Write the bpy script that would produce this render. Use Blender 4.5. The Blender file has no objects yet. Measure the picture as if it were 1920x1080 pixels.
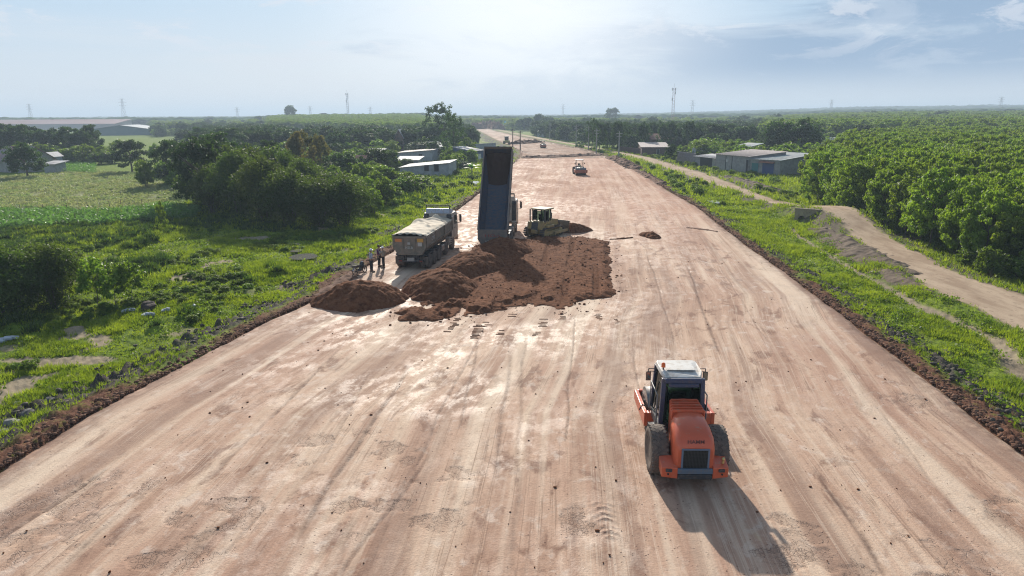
import bpy, math, random
import numpy as np
from mathutils import Vector, Matrix
R = math.radians
DENOISE = True
scn = bpy.context.scene
# ---------------------------------------------------------------- camera
H = 11.8; F = 1280.0; PIT = R(14.16); ROLL = R(0.3)
cam_d = bpy.data.cameras.new('camera'); cam = bpy.data.objects.new('camera', cam_d)
scn.collection.objects.link(cam); scn.camera = cam
cam_d.sensor_width = 36; cam_d.lens = 36 * F / 1920; cam_d.clip_start = 0.2; cam_d.clip_end = 30000
cam.matrix_world = Matrix.Translation((0, 0, H)) @ Matrix.Rotation(math.pi/2 - PIT, 4, 'X') @ Matrix.Rotation(-ROLL, 4, 'Z')
def G(px, py, z=0.0):
    """where the sight line of a photo pixel meets height z (used to survey positions on the ground)"""
    x = (px - 960) / F; y = (540 - py) / F
    c, s = math.cos(ROLL), math.sin(ROLL); x, y = x*c + y*s, -x*s + y*c
    cp, sp = math.cos(PIT), math.sin(PIT); d = (x, cp + y*sp, -sp + y*cp); t = (z - H) / d[2]
    return (d[0]*t, d[1]*t)
# ---------------------------------------------------------------- sky and sun
SUN_EL, SUN_AZ = 25.0, -7.3      # azimuth measured from +Y towards +X
w = bpy.data.worlds.new('World'); scn.world = w; w.use_nodes = True
nt = w.node_tree; nt.nodes.clear(); N = nt.nodes.new; L = nt.links.new
out = N('ShaderNodeOutputWorld'); bg = N('ShaderNodeBackground'); bg.inputs[1].default_value = 0.096
sky = N('ShaderNodeTexSky'); sky.sky_type = 'NISHITA'; sky.sun_disc = False
sky.sun_elevation = R(SUN_EL); sky.sun_rotation = R(SUN_AZ); sky.air_density = 1.0; sky.dust_density = 2.2; sky.ozone_density = 1.5; sky.altitude = 50
tc = N('ShaderNodeTexCoord'); sep = N('ShaderNodeSeparateXYZ'); L(tc.outputs['Generated'], sep.inputs[0])
def wmath(op, a, b=None, clamp=False):
    m = N('ShaderNodeMath'); m.operation = op; m.use_clamp = clamp
    for i, v in enumerate((a, b)):
        if v is None: continue
        if isinstance(v, (int, float)): m.inputs[i].default_value = v
        else: L(v, m.inputs[i])
    return m.outputs[0]
def wmix(f, a, b):
    m = N('ShaderNodeMix'); m.data_type = 'RGBA'
    for i, v in ((0, f), (6, a), (7, b)):
        if isinstance(v, (tuple, float, int)): m.inputs[i].default_value = v if i == 0 else (*v, 1)
        else: L(v, m.inputs[i])
    return m.outputs[2]
def wnoise(scale, det, rough, loc=(0, 0, 0), dist=0.0):
    mp = N('ShaderNodeMapping'); L(tc.outputs['Generated'], mp.inputs[0]); mp.inputs['Scale'].default_value = scale; mp.inputs['Location'].default_value = loc
    n = N('ShaderNodeTexNoise'); L(mp.outputs[0], n.inputs[0]); n.inputs['Scale'].default_value = 1; n.inputs['Detail'].default_value = det
    n.inputs['Roughness'].default_value = rough; n.inputs['Distortion'].default_value = dist
    return n.outputs[0]
def wramp(v, lo, hi):
    m = N('ShaderNodeMapRange'); m.interpolation_type = 'SMOOTHSTEP'; L(v, m.inputs[0]); m.inputs[1].default_value = lo; m.inputs[2].default_value = hi
    return m.outputs[0]
X, Y, Z = sep.outputs
# the broken veil of cloud: blue-grey banks to the right, a bright thin veil round the sun
az = wmath('ARCTAN2', X, Y)
bank = wmath('ADD', wnoise((3.4, 3.4, 12.0), 8, .58, (3.1, .4, 1.7), .5), wmath('MULTIPLY', az, 0.36))
bank = wmath('MULTIPLY', wramp(bank, .42, .61), wmath('MULTIPLY', wramp(Z, 0.005, .07), wramp(Z, .42, .22)))
veil = wramp(wnoise((2.2, 2.2, 22.0), 5, .6, (.3, 5.4, .9), .6), .45, .75)
puff = wmath('MULTIPLY', wramp(wnoise((8.0, 8.0, 30.0), 9, .66, (1.3, 2.2, 4.1), .5), .54, .64), wmath('MULTIPLY', wramp(Z, 0.045, .11), wramp(Z, .42, .22)))
glow = wmath('MULTIPLY', wramp(wmath('ABSOLUTE', wmath('ADD', az, R(-1.6))), .36, 0.0), wmath('MULTIPLY', wramp(Z, -0.05, .13), wramp(Z, .5, .26)))
grad = wmix(wramp(Z, .0, .17), (5.5, 6.1, 6.75), (3.9, 5.4, 6.9))
low = wmath('SUBTRACT', .95, wmath('MULTIPLY', wramp(Z, .17, .38), .74))
c = wmix(low, sky.outputs[0], grad)
c = wmix(wmath('MULTIPLY', wmath('MULTIPLY', veil, .55), wramp(Z, .42, .22)), c, (6.3, 6.6, 7.0))
c = wmix(wmath('MULTIPLY', bank, .9), c, (2.25, 3.35, 4.9))
c = wmix(wmath('MULTIPLY', puff, .6), c, (6.3, 6.6, 7.2))
c = wmix(wmath('MULTIPLY', glow, .92), c, (8.5, 8.8, 9.1))
rim = wmath('MULTIPLY', wramp(wnoise((5.0, 5.0, 17.0), 10, .64, (7.7, 1.1, 2.6), .8), .50, .62), wmath('MULTIPLY', wramp(az, -.1, .35), wmath('MULTIPLY', wramp(Z, .02, .07), wramp(Z, .42, .22))))
c = wmix(wmath('MULTIPLY', rim, .38), c, (5.2, 5.9, 6.8))
L(c, bg.inputs[0]); L(bg.outputs[0], out.inputs[0])
sun_d = bpy.data.lights.new('sun', 'SUN'); sun_d.energy = 5.0; sun_d.angle = R(0.8); sun_d.color = (1.0, .93, .82)
sun = bpy.data.objects.new('sun', sun_d); scn.collection.objects.link(sun)
e, a = R(SUN_EL), R(SUN_AZ)
sun.rotation_euler = Vector((math.cos(e)*math.sin(a), math.cos(e)*math.cos(a), math.sin(e))).to_track_quat('Z', 'Y').to_euler()
scn.view_settings.view_transform = 'Standard'; scn.view_settings.look = 'None'; scn.view_settings.exposure = 0.36; scn.view_settings.gamma = 1
scn.render.engine = 'CYCLES'; scn.cycles.max_bounces = 6; scn.cycles.volume_bounces = 0; scn.cycles.diffuse_bounces = 3; scn.cycles.transparent_max_bounces = 8
scn.cycles.use_denoising = DENOISE; scn.cycles.filter_width = 1.15; scn.cycles.adaptive_threshold = .006; scn.cycles.sample_clamp_indirect = 4; scn.cycles.denoising_prefilter = 'NONE'
HAZE = 0.00040
# ---------------------------------------------------------------- numpy noise
def _hash(ix, iy, seed):
    n = (ix * 374761393 + iy * 668265263 + seed * 1442695041) & 0xffffffff
    n = ((n ^ (n >> 13)) * 1274126177) & 0xffffffff
    return ((n ^ (n >> 16)) & 0xffff) / 65535.0
def vnoise(x, y, seed=0):
    x = np.asarray(x, float); y = np.asarray(y, float)
    ix = np.floor(x).astype(np.int64); iy = np.floor(y).astype(np.int64); fx = x - ix; fy = y - iy
    fx = fx*fx*(3-2*fx); fy = fy*fy*(3-2*fy)
    a = _hash(ix, iy, seed); b = _hash(ix+1, iy, seed); c = _hash(ix, iy+1, seed); d = _hash(ix+1, iy+1, seed)
    return (a + (b-a)*fx) * (1-fy) + (c + (d-c)*fx) * fy
def fbm(x, y, octv=4, seed=0, gain=.5):
    s = 0; a = 1; t = 0
    for i in range(octv):
        s = s + a * vnoise(x * 2**i + 17.3*i, y * 2**i - 9.1*i, seed + i); t += a; a *= gain
    return s / t
def sstep(v, a, b):
    t = np.clip((v - a) / (b - a), 0, 1); return t*t*(3-2*t)
def domes(x, y, cell, seed=0, jit=.8):
    """rounded bumps, one per cell, 0..1 high"""
    cx = np.floor(x/cell).astype(np.int64); cy = np.floor(y/cell).astype(np.int64); best = np.full(np.shape(x), -9.0)
    for i in (-1, 0, 1):
        for j in (-1, 0, 1):
            gx = cx+i; gy = cy+j
            px = (gx + .5 + jit*(_hash(gx, gy, seed)-.5))*cell; py = (gy + .5 + jit*(_hash(gx, gy, seed+7)-.5))*cell
            r = cell*(.45+.35*_hash(gx, gy, seed+3)); h = .5+.5*_hash(gx, gy, seed+5)
            best = np.maximum(best, h*(1 - ((x-px)**2 + (y-py)**2)/r**2))
    return np.clip(best, 0, 1)
# ---------------------------------------------------------------- materials
def mat(name, col, rough=.7, metal=0.0, col2=None, nscale=3.0, bump=0.0, bscale=30.0, spec=.5, dirt=None, dirt_amt=.4, coat=0.0, rand=0.0, trans=None, emit=None, stretch=None):
    m = bpy.data.materials.new(name); m.use_nodes = True; t = m.node_tree; b = t.nodes['Principled BSDF']
    N = t.nodes.new; L = t.links.new
    b.inputs['Roughness'].default_value = rough; b.inputs['Metallic'].default_value = metal; b.inputs['Specular IOR Level'].default_value = spec
    b.inputs['Coat Weight'].default_value = coat; b.inputs['Base Color'].default_value = (*col, 1)
    tcn = N('ShaderNodeTexCoord'); vec = tcn.outputs['Object']
    if stretch:
        mp = N('ShaderNodeMapping'); L(vec, mp.inputs[0]); mp.inputs['Scale'].default_value = stretch; vec = mp.outputs[0]
    cur = None
    def noise(sc, det=5, ro=.6):
        n = N('ShaderNodeTexNoise'); L(vec, n.inputs[0]); n.inputs['Scale'].default_value = sc; n.inputs['Detail'].default_value = det; n.inputs['Roughness'].default_value = ro
        return n.outputs[0]
    def rng(v, lo, hi, a=0.0, c=1.0):
        r = N('ShaderNodeMapRange'); L(v, r.inputs[0])
        for i, q in enumerate((lo, hi, a, c)): r.inputs[1+i].default_value = q
        return r.outputs[0]
    def mix(f, a, c):
        x = N('ShaderNodeMix'); x.data_type = 'RGBA'
        for i, v in ((0, f), (6, a), (7, c)):
            if isinstance(v, tuple): x.inputs[i].default_value = (*v, 1)
            elif isinstance(v, float): x.inputs[i].default_value = v
            else: L(v, x.inputs[i])
        return x.outputs[2]
    if col2: cur = mix(rng(noise(nscale), .38, .62), col, col2)
    if dirt: cur = mix(rng(noise(nscale*2.3, 7, .7), .62 - .3*dirt_amt, .72), cur or col, dirt)
    if rand:
        oi = N('ShaderNodeObjectInfo'); hs = N('ShaderNodeHueSaturation')
        L(rng(oi.outputs['Random'], 0, 1, 1-rand, 1+rand), hs.inputs['Value']); L(rng(oi.outputs['Random'], 0, 1, .5-.010, .5+.010), hs.inputs['Hue'])
        if cur: L(cur, hs.inputs['Color'])
        else: hs.inputs['Color'].default_value = (*col, 1)
        cur = hs.outputs[0]
    if cur: L(cur, b.inputs['Base Color'])
    if bump:
        bp = N('ShaderNodeBump'); bp.inputs['Strength'].default_value = bump; bp.inputs['Distance'].default_value = .05
        L(noise(bscale, 6, .65), bp.inputs['Height']); L(bp.outputs[0], b.inputs['Normal'])
    if trans:
        tr = N('ShaderNodeBsdfTranslucent'); ms = N('ShaderNodeMixShader'); ms.inputs[0].default_value = .48
        if cur:
            mm = N('ShaderNodeMix'); mm.data_type = 'RGBA'; mm.blend_type = 'MULTIPLY'; mm.inputs[0].default_value = 1; L(cur, mm.inputs[6]); mm.inputs[7].default_value = (*trans, 1); L(mm.outputs[2], tr.inputs[0])
        else: tr.inputs[0].default_value = (*trans, 1)
        o = t.nodes['Material Output']; L(b.outputs[0], ms.inputs[1]); L(tr.outputs[0], ms.inputs[2]); L(ms.outputs[0], o.inputs[0])
    if emit: b.inputs['Emission Color'].default_value = (*emit, 1); b.inputs['Emission Strength'].default_value = 1
    return m
# ---------------------------------------------------------------- mesh helpers
C = scn.collection
def tag(o, label=None, cat=None, group=None, kind=None):
    if label: o['label'] = label
    if cat: o['category'] = cat
    if group: o['group'] = group
    if kind: o['kind'] = kind
    return o
def thing(name, label, cat, loc=(0, 0, 0), rz=0.0, group=None, sc=1.0):
    o = bpy.data.objects.new(name, None); C.objects.link(o); o.location = loc; o.rotation_euler = (0, 0, rz); o.scale = (sc,)*3
    o.empty_display_size = .3
    return tag(o, label, cat, group)
def copy_tree(o, parent=None):
    c = o.copy(); C.objects.link(c); c.parent = parent
    for ch in o.children: copy_tree(ch, c)
    return c
def np_mesh(name, V, Fc, m=None, smooth=False, attrs=None, colors=None):
    me = bpy.data.meshes.new(name); V = np.asarray(V, np.float32); Fc = np.asarray(Fc, np.int32); k = Fc.shape[1]
    me.vertices.add(len(V)); me.vertices.foreach_set('co', V.ravel()); me.loops.add(Fc.size); me.loops.foreach_set('vertex_index', Fc.ravel())
    me.polygons.add(len(Fc)); me.polygons.foreach_set('loop_start', np.arange(0, Fc.size, k, dtype=np.int32)); me.polygons.foreach_set('loop_total', np.full(len(Fc), k, np.int32))
    if smooth: me.polygons.foreach_set('use_smooth', np.ones(len(Fc), bool))
    for n, v in (attrs or {}).items():
        a = me.attributes.new(n, 'FLOAT', 'POINT'); a.data.foreach_set('value', np.asarray(v, np.float32).ravel())
    for n, v in (colors or {}).items():
        a = me.attributes.new(n, 'FLOAT_VECTOR', 'POINT'); a.data.foreach_set('vector', np.asarray(v, np.float32).ravel())
    me.update(calc_edges=True)
    if m: me.materials.append(m)
    return me
def grid_faces(r, c):
    i = np.arange((r-1)*(c-1)); a = (i // (c-1))*c + i % (c-1)
    return np.stack([a, a+1, a+c+1, a+c], 1)
def link(name, me, parent=None, label=None):
    o = bpy.data.objects.new(name, me); C.objects.link(o)
    if parent is not None: o.parent = parent
    if label: o['label'] = label
    return o
class MB:
    """collects simple solids into one mesh"""
    def __init__(s): s.v = []; s.f = []; s.sm = []
    def add(s, vs, fs, smooth=False):
        b = len(s.v); s.v += [tuple(v) for v in vs]; s.f += [[b+i for i in f] for f in fs]; s.sm += [smooth]*len(fs); return s
    def box(s, x0, x1, y0, y1, z0, z1, ch=0.0, M=None):
        """box with chamfered vertical-and-top edges when ch > 0"""
        if ch <= 0:
            vs = [(x, y, z) for z in (z0, z1) for x, y in ((x0, y0), (x1, y0), (x1, y1), (x0, y1))]
            fs = [(3, 2, 1, 0), (4, 5, 6, 7)] + [(i, (i+1) % 4, (i+1) % 4+4, i+4) for i in range(4)]
        else:
            def ring(z, d):
                a0, a1, b0, b1 = x0+d, x1-d, y0+d, y1-d; c = ch
                return [(a0+c, b0, z), (a1-c, b0, z), (a1, b0+c, z), (a1, b1-c, z), (a1-c, b1, z), (a0+c, b1, z), (a0, b1-c, z), (a0, b0+c, z)]
            vs = ring(z0, ch) + ring(z0+ch, 0) + ring(z1-ch, 0) + ring(z1, ch)
            fs = [tuple(range(7, -1, -1)), tuple(range(24, 32))] + [(k*8+i, k*8+(i+1) % 8, (k+1)*8+(i+1) % 8, (k+1)*8+i) for k in range(3) for i in range(8)]
        if M: vs = [M @ Vector(v) for v in vs]
        return s.add(vs, fs)
    def hexa(s, p):   # 8 points: bottom 4 ccw, top 4 ccw
        return s.add(p, [(3, 2, 1, 0), (4, 5, 6, 7)] + [(i, (i+1) % 4, (i+1) % 4+4, i+4) for i in range(4)])
    def prism(s, pts, x0, x1, axis='x'):
        """outline (a,b) extruded along axis between x0 and x1"""
        n = len(pts)
        def P(a, b, t): return {'x': (t, a, b), 'y': (a, t, b), 'z': (a, b, t)}[axis]
        vs = [P(a, b, x0) for a, b in pts] + [P(a, b, x1) for a, b in pts]
        return s.add(vs, [tuple(range(n-1, -1, -1)), tuple(range(n, 2*n))] + [(i, (i+1) % n, (i+1) % n+n, i+n) for i in range(n)])
    def tube(s, p, q, r, r2=None, n=8, cap=True):
        p = Vector(p); q = Vector(q); r2 = r if r2 is None else r2; d = (q-p).normalized()
        u = d.orthogonal().normalized(); w_ = d.cross(u)
        vs = [c + (u*math.cos(2*math.pi*i/n) + w_*math.sin(2*math.pi*i/n))*rr for c, rr in ((p, r), (q, r2)) for i in range(n)]
        s.add(vs, [(i, (i+1) % n, (i+1) % n+n, i+n) for i in range(n)], True)
        if cap: s.add([vs[i] for i in range(n)], [tuple(range(n-1, -1, -1))]); s.add([vs[n+i] for i in range(n)], [tuple(range(n))])
        return s
    def path(s, pts, r, n=6):
        for a, b in zip(pts, pts[1:]): s.tube(a, b, r, n=n)
        return s
    def lathe(s, prof, c=(0, 0, 0), axis='x', n=28, smooth=True):
        """profile of (offset along axis, radius)"""
        vs = []
        for t, r in prof:
            for i in range(n):
                a = 2*math.pi*i/n; u, v = r*math.cos(a), r*math.sin(a)
                p = {'x': (t, u, v), 'y': (u, t, v), 'z': (u, v, t)}[axis]; vs.append((p[0]+c[0], p[1]+c[1], p[2]+c[2]))
        fs = [(k*n+i, k*n+(i+1) % n, (k+1)*n+(i+1) % n, (k+1)*n+i) for k in range(len(prof)-1) for i in range(n)]
        s.add(vs, fs, smooth); s.add([vs[i] for i in range(n)], [tuple(range(n-1, -1, -1))]); s.add([vs[(len(prof)-1)*n+i] for i in range(n)], [tuple(range(n))])
        return s
    def ball(s, c, r, n=10, sz=1.0):
        return s.lathe([(-r*sz*math.cos(math.pi*k/n), max(1e-4, r*math.sin(math.pi*k/n))) for k in range(n+1)], c, 'z', 14)
    def build(s, name, m, parent=None, label=None, bevel=0.0, M=None):
        me = bpy.data.meshes.new(name); me.from_pydata([tuple(M @ Vector(v)) for v in s.v] if M else s.v, [], s.f); me.polygons.foreach_set('use_smooth', s.sm); me.materials.append(m); me.update()
        import bmesh
        bm = bmesh.new(); bm.from_mesh(me); bmesh.ops.recalc_face_normals(bm, faces=bm.faces)
        if bevel:
            bmesh.ops.remove_doubles(bm, verts=bm.verts, dist=1e-5)
            es = [e for e in bm.edges if len(e.link_faces) == 2 and e.calc_face_angle(0) > .6]
            bmesh.ops.bevel(bm, geom=es, offset=bevel, segments=2, profile=.6, affect='EDGES', clamp_overlap=True)
        bm.to_mesh(me); bm.free()
        return link(name, me, parent, label)
# ---------------------------------------------------------------- the lie of the land
EL = np.array([(-19.6, 0), (-17.9, 21.6), (-17.6, 25.8), (-16.3, 31.2), (-15.0, 38.2), (-13.2, 44.5), (-12.4, 51), (-11.0, 60), (-9.0, 75), (-7.0, 90), (-4.6, 114), (-0.6, 160), (2.4, 200), (3.3, 244), (-1.5, 295), (-8, 360), (-20, 500), (-33, 650), (-42, 760)], float)
ER = np.array([(17.0, 0), (18.3, 22.2), (19.4, 31.8), (20.1, 39.7), (21.3, 53.3), (22.2, 65.3), (24.6, 90), (25.6, 114.8), (27.3, 148), (28.3, 203), (27, 249), (22.2, 287), (15.8, 337), (8, 400), (0.5, 457), (-10, 550), (-19.5, 650), (-30, 760)], float)
TL = np.array([(23.5, 20), (26.8, 31), (29.2, 37.2), (29.3, 45.4), (32.3, 59.7), (36.4, 78), (35.8, 95), (36.2, 126), (36.2, 167), (36.2, 195), (34.5, 220), (31, 260), (25.5, 300), (14, 380), (3, 470), (-16, 650)], float)
TR = np.array([(32.5, 20), (34, 35), (34.8, 44.8), (34.6, 51), (36.6, 62), (40.3, 80), (38.7, 93), (38.6, 105), (41, 143), (40.6, 181), (40.4, 205), (38, 225), (34, 260), (28.5, 300), (18, 380), (7, 470), (-12, 650)], float)
PA = np.array([(24.9, 31.4), (27.0, 36), (27.3, 39), (27.0, 44), (27.6, 50.3), (28.6, 59.8), (30.3, 72.2), (31.5, 76)], float)
def xl(y): return np.interp(y, EL[:, 1], EL[:, 0])
def xr(y): return np.interp(y, ER[:, 1], ER[:, 0])
def tl(y): return np.interp(y, TL[:, 1], TL[:, 0])
def tr(y): return np.interp(y, TR[:, 1], TR[:, 0])
def inpoly(x, y, P):
    ins = np.zeros(np.shape(x), bool); n = len(P)
    for i in range(n):
        x0, y0 = P[i]; x1, y1 = P[(i+1) % n]
        if y0 == y1: continue
        c = ((y0 > y) != (y1 > y)) & (x < (x1-x0)*(y-y0)/(y1-y0) + x0); ins ^= c
    return ins
CROP = [G(-700, 470, -1.3), G(-300, 345, -1.3), G(0, 333, -1.3), G(150, 322, -1.3), G(270, 326, -1.3), G(330, 352, -1.3), G(372, 378, -1.3), G(330, 397, -1.3), G(0, 404, -1.3)]
MEADOW2 = [G(180, 268, -1.3), G(190, 258, -1.3), G(345, 257, -1.3), G(340, 266, -1.3)]
def hill(x, y):
    d = np.hypot(x, y)
    return 24*sstep(d, 900, 3600)*sstep(np.arctan2(x, y), .02, .55) + 6*sstep(d, 1500, 4500) + 6.5*sstep(d, 400, 1000)*(1 - sstep(d, 1000, 1300)*.4)*sstep(np.arctan2(x, y), -.37, -.31)*(1 - sstep(np.arctan2(x, y), -.14, -.09)) + 5*sstep(d, 280, 900)*sstep(np.arctan2(x, y), .28, .5)
def base_z(x, y):
    u = xl(y) - x; v = x - xr(y)
    far = sstep(y, 600, 760)
    zl = -1.25*sstep(u, .5, 5.0); zr = -.55*sstep(v, .3, 3.5)
    on_track = sstep(x - tl(y), -2.8, .2)*sstep(tr(y) - x, -2.2, .2)
    bump = 1.35*np.exp(-((y-80)/9.0)**2)
    zr = np.where(v > 0, zr + on_track*(.35*np.ones_like(x) + bump), 0) - .6*sstep(x - tr(y), 1, 6)
    z = np.where(u > 0, zl, 0) + np.where(v > 0, zr, 0)
    return z*(1-far) - .9*far + hill(x, y)
# fan-shaped terrain sheet: dense near, coarse far, reaching the horizon
nr, nc = 1000, 1250
rad = 9.0*np.exp(np.linspace(0, np.log(9000/9.0), nr)); ang = np.linspace(R(-52), R(52), nc)
RR, AA = np.meshgrid(rad, ang, indexing='ij'); gx = RR*np.sin(AA); gy = RR*np.cos(AA)
u = xl(gy) - gx; v = gx - xr(gy)
wob = (fbm(gx*.5, gy*.5, 4, 11) - .5)
bz = base_z(gx, gy)
near = 1 - sstep(RR, 70, 220)
rough = fbm(gx*2.2, gy*2.2, 5, 3) - .5; fine = fbm(gx*7, gy*7, 3, 5) - .5
dR = np.where(u > 0, u, np.where(v > 0, v, 0))
lowf = fbm(gx*.13, gy*.13, 3, 15) - .5
clod = sstep(dR + .6, .0, .35)*(1 - sstep(dR + wob*3.0 + lowf*2.2, .35, 1.5))*((dR > 0) | (u > -.6) | (v > -.6))                 # loose red-brown spoil rim
darkL = sstep(u + wob*2, .7, 1.6)*(1 - sstep(u + wob*6 + lowf*4, 3.6, 6.4))
darkR = sstep(v + wob*2, .8, 1.6)*(1 - sstep(v + wob*4, 1.8, 3.6))
dark = np.where(u > 0, darkL, np.where(v > 0, darkR, 0))
patch = fbm(gx*.22, gy*.22, 5, 21)
# sandy bare patches on the left verge, puddled ground near the trucks
sand = sstep(fbm(gx*.16+3, gy*.42, 5, 31), .52, .60)*sstep(u, 4.5, 7)*(1-sstep(u, 13, 19))*(1-sstep(gy, 40, 58))
sand = np.maximum(sand, sstep(fbm(gx*.4, gy*.4, 4, 41), .66, .72)*sstep(u, 3, 6)*(1 - sstep(u, 20, 40)))
onT = sstep(gx - tl(gy) + wob*1.2, -.3, .3)*sstep(tr(gy) - gx + wob*1.2, -.3, .3)*(v > 0)*(gy < 700)
pax = np.interp(gy, PA[:, 1], PA[:, 0]); onP = (1 - sstep(np.abs(gx - pax) + wob*.5, .22, .5+.5*(1-sstep(gy, 34, 40))))*(gy > 28)*(gy < 76)
tside = sstep(gx - tl(gy), -3.2+0*gx, -1.2)*(1 - onT)*(v > 0)*(gx < tr(gy)+4.5)*(gy < 230)
tdark = np.maximum(tside*np.maximum(np.exp(-((gy-76)/11.0)**2)*1.3, sstep(patch, .50, .62)), sstep(gx - tr(gy) + wob*1.5, -.2, .3)*(1 - sstep(gx - tr(gy) + wob*6, 3, 6))*(gy < 240)*.9)
crop = inpoly(gx + wob*2, gy + wob*3, CROP).astype(float)
mead = inpoly(gx, gy, MEADOW2).astype(float)
forest = sstep(RR + wob*60, 420, 900)*(1-mead)
houseyard = 0
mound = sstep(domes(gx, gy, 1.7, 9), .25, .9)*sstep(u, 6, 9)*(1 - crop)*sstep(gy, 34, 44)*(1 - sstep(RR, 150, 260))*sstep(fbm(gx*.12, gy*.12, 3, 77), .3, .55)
z = bz + near*(rough*.22*(dR > 0) + fine*.10*(dR > 0)) + near*clod*(domes(gx, gy, .30, 2)*.09*(.3+1.5*vnoise(gx*1.7, gy*1.7, 12)) + domes(gx, gy, .8, 22)*.13*sstep(vnoise(gx*.6, gy*.6, 13), .35, .8)) + near*dark*(domes(gx, gy, .6, 4)*.28)
z += mound*.50*near
berm = np.exp(-((u - 3.9 - 1.2*wob)/.75)**2)*sstep(fbm(gx*.3, gy*.3, 3, 55), .38, .55)*(gy < 75)
z += near*berm*(domes(gx, gy, .75, 14)*.65 + .1)
z += onT*(-.05 - .20*near*rough - .09*near*fine) ; z -= onP*.12
inroad = (u < -.35) & (v < -.35) & (gy < 745)
z = np.where((u < 0) & (v < 0) & (gy < 760), np.minimum(z, -.08 - .1*sstep(-np.maximum(u, v), 0, .4)), z)
V3 = np.stack([gx, gy, z], -1).reshape(-1, 3); Fg = grid_faces(nr, nc)[:, ::-1]
keep = ~(inroad.ravel()[Fg].all(1)); Fg = Fg[keep]
darkm = np.clip(np.maximum(dark*sstep(fbm(gx*.9, gy*.5, 5, 23), .30, .44)*1.0, berm), 0, 1)
A = dict(clod=clod, dark=darkm, sand=np.clip(sand + onP, 0, 1), track=onT, tdark=np.clip(tdark, 0, 1), crop=crop, forest=forest, mound=mound)
def gmat():
    m = bpy.data.materials.new('terrain'); m.use_nodes = True; t = m.node_tree; b = t.nodes['Principled BSDF']; N = t.nodes.new; L = t.links.new
    geo = N('ShaderNodeNewGeometry')
    def noise(sc, det=6, ro=.62, st=(1, 1, 1)):
        mp = N('ShaderNodeMapping'); L(geo.outputs['Position'], mp.inputs[0]); mp.inputs['Scale'].default_value = st
        n = N('ShaderNodeTexNoise'); L(mp.outputs[0], n.inputs[0]); n.inputs['Scale'].default_value = sc; n.inputs['Detail'].default_value = det; n.inputs['Roughness'].default_value = ro
        return n.outputs[0]
    def rng(v, lo, hi, a=0.0, c=1.0):
        r = N('ShaderNodeMapRange'); L(v, r.inputs[0])
        for i, q in enumerate((lo, hi, a, c)): r.inputs[1+i].default_value = q
        return r.outputs[0]
    def mix(f, a, c):
        x = N('ShaderNodeMix'); x.data_type = 'RGBA'
        for i, vv in ((0, f), (6, a), (7, c)):
            if isinstance(vv, tuple): x.inputs[i].default_value = (*vv, 1)
            elif isinstance(vv, float): x.inputs[i].default_value = vv
            else: L(vv, x.inputs[i])
        return x.outputs[2]
    def at(n):
        a = N('ShaderNodeAttribute'); a.attribute_name = n; return a.outputs['Fac']
    def mul(a, c):
        x = N('ShaderNodeMath'); x.operation = 'MULTIPLY'
        for i, vv in enumerate((a, c)):
            if isinstance(vv, float): x.inputs[i].default_value = vv
            else: L(vv, x.inputs[i])
        return x.outputs[0]
    n1 = noise(.35); n2 = noise(2.2); n3 = noise(11)
    grass = mix(rng(n1, .38, .62), (.15, .215, .026), (.21, .275, .034))
    grass = mix(rng(n2, .45, .68), grass, (.055, .09, .016))
    grass = mix(mul(rng(noise(.9), .60, .72), .5), grass, (.22, .17, .09))
    c = mix(mul(at('crop'), .85), grass, mix(rng(noise(1.6, 7, .7), .42, .60), (.32, .29, .17), (.17, .21, .075)))
    c = mix(at('sand'), c, mix(rng(n2, .4, .6), (.36, .29, .20), (.27, .22, .15)))
    c = mix(mul(at('tdark'), rng(n2, .3, .5, .5, 1.0)), c, mix(rng(n3, .4, .6), (.10, .080, .065), (.17, .135, .105)))
    c = mix(at('dark'), c, mix(rng(n3, .4, .65), (.045, .040, .034), (.12, .10, .085)))
    c = mix(mul(at('clod'), rng(n2, .3, .45, .55, 1.0)), c, mix(rng(n3, .38, .64), (.075, .034, .022), (.21, .105, .066)))
    tk = mix(rng(noise(.8, 7, .65, (1, .25, 1)), .4, .62), (.50, .38, .27), (.36, .26, .18))
    c = mix(at('track'), c, mix(mul(rng(n2, .58, .7), .6), tk, (.17, .12, .085)))
    c = mix(at('forest'), c, mix(rng(noise(.012, 4, .6), .45, .55), (.07, .12, .03), (.13, .18, .05)))
    L(c, b.inputs['Base Color']); b.inputs['Roughness'].default_value = .9; b.inputs['Specular IOR Level'].default_value = .04
    bp = N('ShaderNodeBump'); bp.inputs['Strength'].default_value = .7; bp.inputs['Distance'].default_value = .06; L(noise(14, 6, .7), bp.inputs['Height']); L(bp.outputs[0], b.inputs['Normal'])
    return m
g = link('ground', np_mesh('ground', V3, Fg, gmat(), True, A)); tag(g, kind='structure')
# ---------------------------------------------------------------- the road bed
nr2, nc2 = 1500, 620
yy = 8.0*np.exp(np.linspace(0, np.log(755/8.0), nr2)); tt = np.linspace(0, 1, nc2)
YY, TT = np.meshgrid(yy, tt, indexing='ij')
edge = (fbm(YY*.35, TT*0+2, 5, 61) - .5)*.9; edge2 = (fbm(YY*.35, TT*0+8, 5, 67) - .5)*.9
XL_, XR_ = xl(YY) - .1 + edge, xr(YY) + .1 + edge2
rx = XL_ + (XR_ - XL_)*TT; ry = YY
wid = XR_ - XL_; lat = rx - (np.interp(YY, EL[:, 1], EL[:, 0]) + 18)   # metres across, following the left edge
lat2 = rx - .5*(xl(YY) + xr(YY))
nearR = 1 - sstep(YY, 60, 160)
ed = np.minimum(TT, 1-TT)*wid
rz = (fbm(lat2*.25, ry*.06, 3, 71) - .5)*.02 + nearR*(fbm(lat2*2.4, ry*.14, 4, 72) - .5)*.018 + nearR*(fbm(rx*3, ry*3, 3, 73) - .5)*.012
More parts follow.
